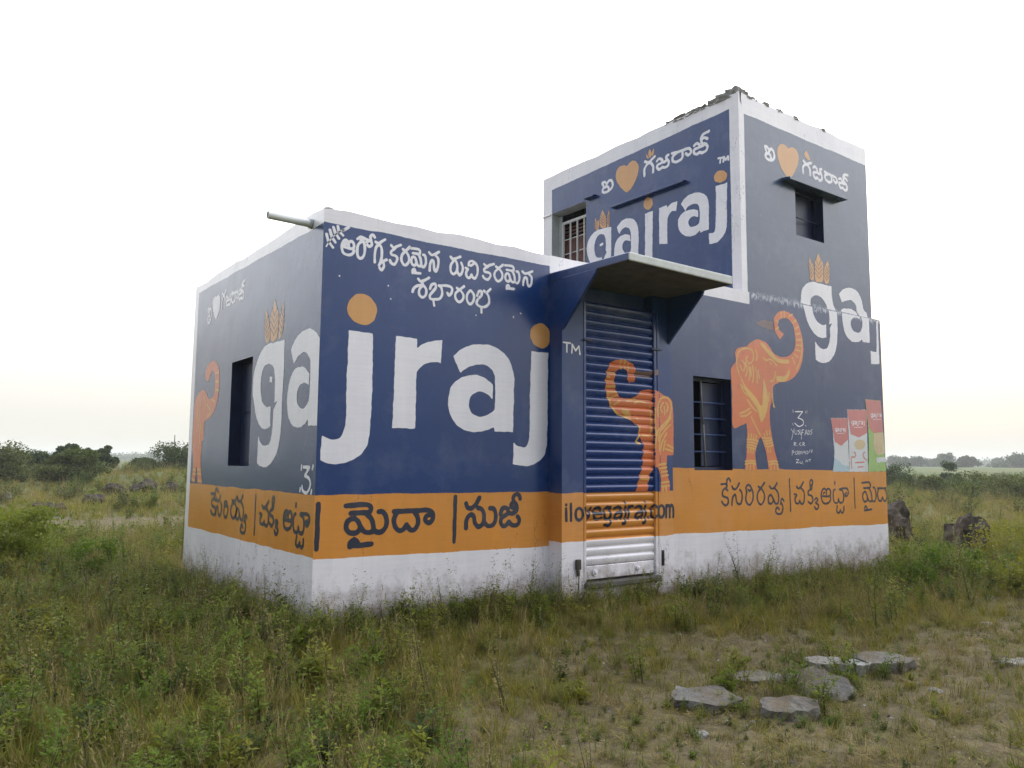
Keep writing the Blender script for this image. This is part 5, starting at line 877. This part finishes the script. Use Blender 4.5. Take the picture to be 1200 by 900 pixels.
# leafy weeds: thick to the left and along the foot of the walls
x, y = field_pts(15000, 2.6, 24, R(43), rnd, 1.5)
wl_ = np.clip(1.1 - 1.6*bare(x, y), 0.0, 1)*(0.35 + 0.65*patch(x, y)); wl_ = np.where(x < -0.2, wl_ + 0.35, wl_*0.75); keep = rnd.random(len(x)) < wl_; x, y = x[keep], y[keep]
xa = rnd.uniform(-0.4, 2.5, 420); ya = -np.abs(rnd.normal(0, 0.22, 420)) - 0.05
xb = rnd.uniform(4.0, 8.9, 700); yb = -0.30 - np.abs(rnd.normal(0, 0.38, 700))
xc = -np.abs(rnd.normal(0, 0.35, 420)) - 0.06; yc = rnd.uniform(-0.2, 4.6, 420)
xd = rnd.uniform(2.3, 4.1, 60); yd = -0.34 - np.abs(rnd.normal(0, 0.15, 60))
SLABS = [(1.40, -2.86), (1.66, -3.30), (2.12, -2.72), (2.28, -3.12), (2.85, -2.84), (3.20, -3.02), (4.25, -3.60)]
for cx, cy in SLABS:
    an_ = rnd.uniform(0, 6.283, 9); rr_ = rnd.uniform(0.20, 0.36, 9); xd = np.concatenate([xd, cx + rr_*np.cos(an_)]); yd = np.concatenate([yd, cy + rr_*np.sin(an_)*0.8])
x = np.concatenate([x, xa, xb, xc, xd]); y = np.concatenate([y, ya, yb, yc, yd]); s = 0.3 + 0.95*rnd.random(len(x))**1.6; s *= np.where(np.hypot(x-CAM.x, y-CAM.y) > 12, 1.3, 1.0)
nb = len(xa) + len(xb) + len(xc) + len(xd); s[-nb:] *= 0.75
xg, yg = field_pts(9000, 2.2, 13, R(44), rnd, 1.5); kg = rnd.random(len(xg)) < bare(xg, yg)*1.1*(0.25 + patch(xg*2.1, yg*2.3)); xg, yg = xg[kg], yg[kg]
x = np.concatenate([x, xg]); y = np.concatenate([y, yg]); s = np.concatenate([s, rnd.uniform(0.12, 0.34, len(xg))])
tag(scatter('weeds', pts3(x, y), s, TW, 10, rnd), 'leafy green weeds thick over the field and along the walls', 'weeds', kind='stuff')
x, y = field_pts(1500, 24, 120, R(40), rnd, 1.7); keep = rnd.random(len(x)) > bare(x, y); x, y = x[keep], y[keep]
tag(scatter('field_scrub', pts3(x, y), rnd.uniform(0.35, 1.1, len(x)), TB, 4, rnd, 0.05), 'low green scrub spread over the distant field', 'scrub', kind='stuff')
# gravel
ST = flat('field_stone', (0.19, 0.18, 0.16), 0.9, 0, 0.35, 9, 0.5); ST2 = flat('dark_boulder', (0.048, 0.040, 0.032), 0.95, 0, 0.7, 9, 0.9); ST3 = flat('pale_stone', (0.33, 0.32, 0.30), 0.9, 0, 0.2, 9, 0.4); ST4 = flat('red_earth_clod', (0.12, 0.06, 0.038), 0.95, 0, 0.3, 9, 0.5)
def stone_mat(name, c, soil=0.5):
    nt = NT(name); vec, x, y, z = nt.pos(); g = nt.n.new('ShaderNodeNewGeometry'); sx = nt.n.new('ShaderNodeSeparateXYZ'); nt.l.new(g.outputs['Normal'], sx.inputs[0])
    n1 = nt.noise(vec, 8, 6, 0.7); n2 = nt.noise(vec, 40, 4, 0.6)
    col = nt.mix(nt.remap(n1, 0.3, 0.7), tuple(q*0.6 for q in c), tuple(q*1.3 for q in c)); col = nt.mix(nt.remap(n2, 0.58, 0.7), col, tuple(q*0.35 for q in c))
    f = nt.math('MULTIPLY', nt.remap(nt.noise(vec, 5, 5, 0.7), 0.40, 0.62), soil)
    nt.l.new(nt.mix(f, col, (0.115, 0.085, 0.050)), nt.b.inputs['Base Color']); nt.b.inputs['Roughness'].default_value = 0.95; nt.b.inputs['Specular IOR Level'].default_value = 0.2
    nt.l.new(nt.bump(n2, 0.7, 0.008, nt.bump(n1, 0.8, 0.03)), nt.b.inputs['Normal']); return nt.m
ST = stone_mat('field_stone_soiled', (0.17, 0.16, 0.14), 0.8); ST2 = stone_mat('dark_boulder_mottled', (0.050, 0.042, 0.034), 0.45); ST3 = stone_mat('pale_stone_soiled', (0.36, 0.35, 0.32), 0.55)
def rock_mesh(seed, sx, sy, sz, sub=3, cuts=7, rough=0.10):
    rn = random.Random(seed); bm = bmesh.new(); bmesh.ops.create_icosphere(bm, subdivisions=sub, radius=1.0)
    pl = []
    for _ in range(cuts):
        d = Vector((rn.gauss(0, 1), rn.gauss(0, 1), rn.gauss(0, 0.8))).normalized(); pl.append((d, rn.uniform(0.55, 0.85)))
    for v in bm.verts:
        for d, k in pl:
            e = v.co.dot(d)
            if e > k: v.co -= d*(e-k)
        v.co *= 1 + rn.uniform(-rough, rough)*0.35 + 0.10*math.sin(v.co.x*5+seed)*math.sin(v.co.y*6+v.co.z*4)
    for v in bm.verts: v.co = Vector((v.co.x*sx, v.co.y*sy, v.co.z*sz))
    return bm
def rock_t(seed, m):
    bm = rock_mesh(seed, 1, 0.8, 0.6, 1, 4); me = bpy.data.meshes.new('pebble'); bm.to_mesh(me); bm.free(); me.materials.append(m); return bpy.data.objects.new('pebble', me)
TP = coll('pebbles', [rock_t(1, ST), rock_t(2, ST), rock_t(3, ST3), rock_t(4, ST2)])
x, y = field_pts(16000, 2.0, 12, R(44), rnd, 1.5); keep = rnd.random(len(x)) < bare(x, y)*0.9; x, y = x[keep], y[keep]
tag(scatter('gravel', pts3(x, y), 0.004 + 0.022*rnd.random(len(x))**4, TP, 4, rnd, 0.5), 'loose gravel strewn over the bare soil', 'gravel', kind='stuff')

# ------------------------------------------------------------------ stones and boulders
def ground_z(x, y): return float(height(x, y))
from mathutils import noise as mnoise
def boulder(name, x, y, sx, sy, sz, seed, mat, label, group, sink=0.3, rz=0.0):
    bm = rock_mesh(seed, sx, sy, sz, 4 if sx > 0.2 else 3); k_ = 1.0/max(sx, 0.05)
    bm.normal_update(); dd = []
    for v in bm.verts:
        p = Vector(v.co)*k_ + Vector((seed*3.1, 0, 0)); dd.append((v, v.normal.copy()*(mnoise.fractal(p*2.2, 1.0, 2.0, 4)*0.13 - abs(mnoise.noise(p*4.5))*0.10)*sx))
    for v, d_ in dd: v.co += d_
    bmesh.ops.rotate(bm, verts=bm.verts, matrix=Matrix.Rotation(rz, 3, 'Z'))
    o = bm_obj(name, bm, mat); o.location = (x, y, ground_z(x, y) + sz*(1 - 2*sink)*0.75); return tag(o, label, 'rock', group)
boulder('boulder', 12.55, 1.85, 0.72, 0.55, 0.62, 3, ST2, 'large dark boulder beside the right end of the building', 'boulders right of the building', 0.2, 0.4)
boulder('boulder', 12.1, 0.30, 0.46, 0.40, 0.58, 8, ST2, 'pointed dark boulder standing in weeds right of the bigger boulder', 'boulders right of the building', 0.2, 1.0)
LR = [(4.1, 31.2, .95, .7, .55, 'dark field boulder at the left end of the boulder row by the mound'), (5.2, 31.4, 1.1, .8, .7, 'biggest dark boulder in the middle of the row by the mound'),
      (6.4, 31.8, .9, .7, .6, 'dark rounded boulder right of the biggest one in the row'), (7.6, 32.2, .7, .6, .42, 'low dark boulder at the right end of the row by the mound'),
      (0.45, 21.2, 1.0, .6, .34, 'low flat dark rock beyond the bare soil strip at far left'), (2.2, 24.6, .8, .6, .36, 'dark rock between the flat rock and the boulder row'), (-0.6, 27.5, .6, .5, .42, 'dark rock next to the pale stone at the left edge')]
for i, (x, y, a, b, c, lb) in enumerate(LR): boulder('boulder', x, y, a*0.62, b*0.62, c*0.66, 20+i, ST2, lb, 'boulders in the field on the left', 0.22, i*0.8)
boulder('boulder', -0.15, 27.0, .16, .15, .26, 33, ST3, 'pale upright stone among dark rocks in the left field', 'boulders in the field on the left', 0.15)
boulder('earth_clod', -1.35, 10.6, .34, .22, .14, 37, ST4, 'reddish brown clod of earth at the left edge of the bare strip', 'clods of earth', 0.3)
boulder('earth_clod', -0.95, 11.3, .22, .2, .10, 38, ST4, 'smaller brown clod of earth right of the reddish one', 'clods of earth', 0.3)
def slab(x, y, a, b, t, seed, rz, tilt, mat, label, group='broken stone slabs in front of the shutter'):
    rn = random.Random(seed); k = 8; bm = bmesh.new()
    ang = sorted(2*math.pi*(i + rn.uniform(-0.3, 0.3))/k for i in range(k))
    a *= 1.18; b *= 1.18
    poly = [(a*math.cos(q)*rn.uniform(0.75, 1.1), b*math.sin(q)*rn.uniform(0.75, 1.1)) for q in ang]
    lo = [bm.verts.new((px*1.02, py*1.02, 0)) for px, py in poly]; hi = [bm.verts.new((px, py, t + rn.uniform(-.006, .006))) for px, py in poly]
    bm.faces.new(hi); bm.faces.new(lo[::-1])
    for i in range(k): bm.faces.new((lo[i], lo[(i+1) % k], hi[(i+1) % k], hi[i]))
    bmesh.ops.triangulate(bm, faces=[f for f in bm.faces if len(f.verts) > 4])
    bmesh.ops.subdivide_edges(bm, edges=bm.edges, cuts=2, use_grid_fill=True)
    for v in bm.verts: v.co += Vector((rn.uniform(-1, 1), rn.uniform(-1, 1), rn.uniform(-1, 1)))*0.009
    bmesh.ops.rotate(bm, verts=bm.verts, matrix=Matrix.Rotation(tilt, 3, 'X')); bmesh.ops.rotate(bm, verts=bm.verts, matrix=Matrix.Rotation(rz, 3, 'Z'))
    o = bm_obj('stone_slab', bm, mat); o.location = (x, y, ground_z(x, y) - 0.04); return tag(o, label, 'stone', group)
slab(1.40, -2.86, 0.215, 0.15, 0.10, 1, -0.6, 0.10, ST, 'grey flat stone slab nearest the middle, leftmost of the broken slabs')
slab(1.66, -3.30, 0.175, 0.12, 0.11, 2, -0.4, 0.06, ST, 'grey angular stone slab just right of the leftmost slab')
slab(2.12, -2.72, 0.22, 0.12, 0.07, 3, -0.5, 0.05, ST, 'half-buried stone slab behind the front two slabs')
slab(2.28, -3.12, 0.18, 0.14, 0.12, 4, -1.2, 0.55, ST, 'stone slab tipped steeply on edge among the weeds')
slab(2.85, -2.84, 0.21, 0.10, 0.10, 5, -0.9, 0.12, ST3, 'pale narrow stone slab at the back of the broken slabs')
slab(3.20, -3.02, 0.22, 0.15, 0.12, 6, -0.5, 0.05, ST, 'thick brownish stone slab at the right end of the slabs')
slab(4.25, -3.60, 0.24, 0.10, 0.05, 7, -0.7, 0.05, ST3, 'white flat stone at the right edge of the picture', None)
slab(4.05, -0.95, 0.34, 0.12, 0.05, 8, -0.1, 0.04, ST3, 'thin pale stone lying right of the shutter foot', None)
for i, (x, y, s, lb) in enumerate([(0.72, -3.72, .05, 'small pale stone at the bottom edge right of the middle'), (6.6, -1.6, .07, 'white stone in the grass right of the building front'), (7.7, -1.9, .06, 'white stone further out beside the grassy path'), (5.6, -2.75, .08, 'pale pebble half way along the right edge path'), (6.2, -2.9, .06, 'pale pebble next to the edge of the path'), (2.9, -3.55, .05, 'small light stone below the right end slab'), (0.95, -3.2, .05, 'small stone lying left of the broken slabs')]):
    boulder('stone', x, y, s*1.1, s*0.8, s*0.5, 50+i, ST3, lb, 'small pale stones on the ground', 0.25, i)

# ------------------------------------------------------------------ trees and shrubs
def limb_path(bm, p0, d, L, r0, r1, rnd, wob=0.25, seg=4):
    p = Vector(p0); d = Vector(d).normalized(); pts = [p.copy()]
    for i in range(seg):
        d = (d + Vector((rnd.uniform(-1, 1), rnd.uniform(-1, 1), rnd.uniform(-0.3, 0.6)))*wob).normalized(); p = p + d*(L/seg); pts.append(p.copy())
    for i in range(seg):
        a = r0 + (r1-r0)*i/seg; b = r0 + (r1-r0)*(i+1)/seg; tube_bm(pts[i], pts[i+1], a, 7, bm, b)
    return pts
def tree(name, x, y, H, Wd, seed, m, label, group, cat='tree', trunk=0.28, nleaf=6000, clumps=26, lsize=0.16, flatten=0.75, z0=None, open_=0.0):
    rnd = random.Random(seed); root = empty(name, (x, y, ground_z(x, y) - 0.03))
    bm = bmesh.new(); th = H*trunk; tips = []
    base = limb_path(bm, (0, 0, 0), (rnd.uniform(-.15, .15), rnd.uniform(-.15, .15), 1), th, 0.035*H, 0.026*H, rnd, 0.12, 3)
    for i in range(7):
        a = 2*math.pi*i/7 + rnd.uniform(-.4, .4); up = rnd.uniform(0.5, 1.4)
        pts = limb_path(bm, base[-1 if i % 2 else -2], (math.cos(a), math.sin(a), up), rnd.uniform(0.35, 0.6)*H, 0.018*H, 0.005*H, rnd); tips.append(pts[-1]); tips.append(pts[-2])
    bm_obj('trunk', bm, LM['bark'], root)
    cl = []
    for i in range(clumps):
        a = rnd.uniform(0, 6.28); q = math.sqrt(rnd.random()); zz = rnd.random()
        rad = Wd*0.5*q*(1 - 0.55*max(0, zz-0.35)/0.65)*(0.75 + 0.25*min(1, zz/0.25)); k = Vector((rad*math.cos(a), rad*math.sin(a), H*(trunk*0.55 + (0.93 - trunk*0.55)*zz)))
        cl.append((k, rnd.uniform(0.10, 0.22)*Wd*(1-open_*0.4), rnd.uniform(0.5, 1)))
    for t in tips: cl.append((t, 0.12*Wd, 0.8))
    V = np.zeros((nleaf*4, 3)); rg = np.random.default_rng(seed)
    ci = rg.choice(len(cl), nleaf, p=np.array([c[2] for c in cl])/sum(c[2] for c in cl))
    C_ = np.array([tuple(c[0]) for c in cl])[ci]; Rr = np.array([c[1] for c in cl])[ci]
    dv = rg.normal(0, 1, (nleaf, 3)); dv /= np.linalg.norm(dv, axis=1)[:, None]; rad = Rr*(rg.random(nleaf)**0.45)
    Pp = C_ + dv*rad[:, None]*np.array([1, 1, flatten]); Pp[:, 2] = np.clip(Pp[:, 2], 0.03*H, None)
    t1 = rg.normal(0, 1, (nleaf, 3)); t1 /= np.linalg.norm(t1, axis=1)[:, None]; t2 = np.cross(t1, dv + rg.normal(0, .5, (nleaf, 3))); t2 /= np.linalg.norm(t2, axis=1)[:, None] + 1e-9
    sz = lsize*rg.uniform(0.5, 1.2, nleaf)[:, None]
    V[0::4] = Pp - t1*sz*0.5; V[1::4] = Pp + t2*sz*0.28; V[2::4] = Pp + t1*sz*0.5; V[3::4] = Pp - t2*sz*0.28
    me = bpy.data.meshes.new('crown'); me.vertices.add(nleaf*4); me.vertices.foreach_set('co', V.ravel())
    me.loops.add(nleaf*4); me.loops.foreach_set('vertex_index', np.arange(nleaf*4)); me.polygons.add(nleaf); me.polygons.foreach_set('loop_start', np.arange(nleaf)*4)
    me.materials.append(m); me.update(calc_edges=True); me.validate()
    link(bpy.data.objects.new('crown', me), root)
    return tag(root, label, cat, group)
def at(px, d):                                    # bearing in the field -> plan position at distance d
    v = FWD + RIGHT*((px-600)/923.2); v = Vector((v.x, v.y)).normalized(); return CAM.x + v.x*d, CAM.y + v.y*d
GL = 'trees on the left horizon'; GR = 'trees on the right horizon'
for px, d, H, Wd, sd, mk, lb, kw in [
    (2, 52, 3.0, 6.0, 1, 'mid', 'broad bushy tree at the far left edge of the picture', dict(trunk=0.12)),
    (46, 58, 2.5, 3.4, 2, 'dark', 'low dark round tree between the left edge and the feathery tree', dict(trunk=0.12)),
    (92, 46, 2.55, 4.2, 3, 'mid', 'wide feathery olive tree left of the building', dict(trunk=0.15, flatten=0.55)),
    (84, 56, 3.3, 2.7, 4, 'dark', 'taller dark tree crown showing behind the feathery olive tree', dict(trunk=0.3, open_=0.6)),
    (126, 56, 3.1, 2.2, 5, 'dark', 'narrow dark tree right of the feathery olive tree', dict(trunk=0.3, open_=0.7)),
    (106, 57, 2.9, 1.9, 15, 'dark', 'thin dark tree between the two taller dark crowns', dict(trunk=0.3, open_=0.7)),
    (212, 60, 3.3, 7.0, 6, 'dark', 'wide dense dark green tree against the building left end', dict(trunk=0.10)),
    (172, 62, 2.1, 3.0, 7, 'mid', 'low green bush tree left of the dense tree by the building', dict(trunk=0.1))]:
    x, y = at(px, d); tree('field_tree', x, y, H*0.66, Wd*0.74, sd, LM[mk], lb, GL, nleaf=14000, clumps=40, lsize=0.17, **kw)
for px, d, H, Wd, sd, lb in [
    (1046, 190, 3.9, 7.0, 21, 'small hazy tree just right of the building end on the horizon'), (1067, 180, 4.2, 6.0, 22, 'rounded hazy tree second from the building on the right horizon'),
    (1088, 200, 3.4, 5.5, 23, 'low hazy tree third from the building on the right horizon'), (1105, 175, 4.6, 5.5, 24, 'tallest hazy tree on the right horizon behind the round shrub'),
    (1129, 150, 3.5, 4.4, 25, 'dark dome-shaped tree standing alone on the right horizon'), (1163, 210, 3.9, 5.0, 26, 'pale hazy tree right of the dome-shaped tree'),
    (1188, 165, 3.9, 8.5, 27, 'wide hazy tree near the right edge of the horizon'), (1206, 190, 4.9, 8.0, 28, 'tall hazy tree cut by the right edge of the picture')]:
    x, y = at(px, d*2); tree('horizon_tree', x, y, (H*2 - 1.5)*0.62, Wd*1.7, sd, LM['dark'], lb, GR, nleaf=4500, clumps=26, lsize=0.9, trunk=0.1)
GS = 'shrubs in the green field on the right'
for px, d, H, Wd, sd, mk, lb in [
    (1108, 74, 2.15, 2.0, 31, 'dark', 'round dark shrub rising from the field left of the dome-shaped tree'), (1046, 62, 1.7, 3.4, 32, 'dark', 'dark broad shrub touching the right end of the building'),
    (1068, 56, 1.1, 1.9, 33, 'mid', 'low pale green shrub right of the broad dark shrub'), (1088, 54, 0.95, 1.8, 34, 'mid', 'low pale green shrub left of and below the round dark shrub'),
    (1140, 52, 1.15, 4.2, 35, 'mid', 'wide low green shrub in the middle of the right field'), (1190, 48, 1.0, 4.0, 36, 'mid', 'wide low shrub at the right edge of the field')]:
    x, y = at(px, d); tree('shrub', x, y, H, Wd, sd, LM[mk], lb, GS, 'shrub', nleaf=4500, clumps=22, lsize=0.14, trunk=0.06)
x, y = at(30, 12.2); tree('shrub', x, y, 0.85, 1.5, 41, LM['weed'], 'leafy bright green bush at the left edge in the foreground', None, 'shrub', nleaf=5200, clumps=26, lsize=0.055, trunk=0.08)
x, y = at(118, 11.0); tree('shrub', x, y, 0.45, 0.9, 42, LM['weed'], 'small leafy bush between the left bush and the building', None, 'shrub', nleaf=2600, clumps=16, lsize=0.05, trunk=0.08)
for px, d, s, sd, lb in [(1062, 11.6, .55, 43, 'leafy bush at the foot of the large dark boulder'), (1108, 12.6, .5, 44, 'green weed bush between the two dark boulders'), (1165, 14.5, .7, 45, 'yellowish weed bush right of the pointed boulder'), (1195, 11.5, .55, 46, 'weed bush low at the right edge below the pointed boulder')]:
    x, y = at(px, d); tree('shrub', x, y, s, s*2.0, sd, LM['weed'], lb, 'leafy bushes around the boulders', 'shrub', nleaf=3000, clumps=18, lsize=0.05, trunk=0.08)
# hazy line of woodland at the edge of the plain
def woodland(px0, px1, d, H, n, seed, label):
    rg = np.random.default_rng(seed); k = rg.uniform(px0, px1, n//60); V = np.zeros((n*4, 3)); cc = []
    for p_ in k:
        dd = d*rg.uniform(0.9, 1.15); x, y = at(p_, dd); cc.append((x, y, H*rg.uniform(0.45, 1.0), H*rg.uniform(0.6, 1.3)))
    cc = np.array(cc); i = rg.integers(0, len(cc), n); c = cc[i]; dv = rg.normal(0, 1, (n, 3)); dv /= np.linalg.norm(dv, axis=1)[:, None]
    Pp = np.stack([c[:, 0], c[:, 1], c[:, 2]*0.5], 1) + dv*np.stack([c[:, 3], c[:, 3], c[:, 2]*0.5], 1)*(rg.random(n)**0.4)[:, None]
    t1 = rg.normal(0, 1, (n, 3)); t1 /= np.linalg.norm(t1, axis=1)[:, None]; t2 = np.cross(t1, dv); t2 /= np.linalg.norm(t2, axis=1)[:, None] + 1e-9
    sz = H*0.22
    V[0::4] = Pp - t1*sz*0.5; V[1::4] = Pp + t2*sz*0.3; V[2::4] = Pp + t1*sz*0.5; V[3::4] = Pp - t2*sz*0.3
    me = bpy.data.meshes.new('woodland'); me.vertices.add(n*4); me.vertices.foreach_set('co', V.ravel()); me.loops.add(n*4); me.loops.foreach_set('vertex_index', np.arange(n*4))
    me.polygons.add(n); me.polygons.foreach_set('loop_start', np.arange(n)*4); me.materials.append(LM['dark']); me.update(calc_edges=True); me.validate()
    return tag(link(bpy.data.objects.new('woodland', me)), label, 'woodland', kind='stuff')
woodland(-120, 330, 700, 9.0, 16000, 3, 'hazy belt of distant trees along the left horizon')
woodland(980, 1330, 800, 10.0, 16000, 4, 'hazy belt of distant trees along the right horizon')
# utility pole over the left trees
x, y = at(208, 88); pole = tag(empty('utility_pole', (x, y, ground_z(x, y) - 0.2)), 'thin grey utility pole rising behind the dense tree by the building', 'pole')
bm_obj('pole_shaft', tube_bm((0, 0, 0), (0, 0, 4.3), 0.06, 8, None, 0.045), ST, pole)
# ------------------------------------------------------------------ evening haze
bm = box_bm(-2600, 2600, -700, 3600, -1.6, 16.0)
nt = NT('haze'); nt.n.remove(nt.b)
pv = nt.n.new('ShaderNodeVolumePrincipled'); pv.inputs['Color'].default_value = (0.93, 0.95, 0.97, 1); pv.inputs['Density'].default_value = 0.00065; pv.inputs['Anisotropy'].default_value = 0.2
nt.l.new(pv.outputs[0], nt.out.inputs['Volume'])
HZ = bm_obj('haze', bm, nt.m); tag(HZ, 'thin pale evening haze over the whole field', 'haze', kind='stuff')
scene.cycles.volume_bounces = 1; scene.cycles.max_bounces = 6; scene.cycles.diffuse_bounces = 3; scene.cycles.glossy_bounces = 2; scene.cycles.transmission_bounces = 3
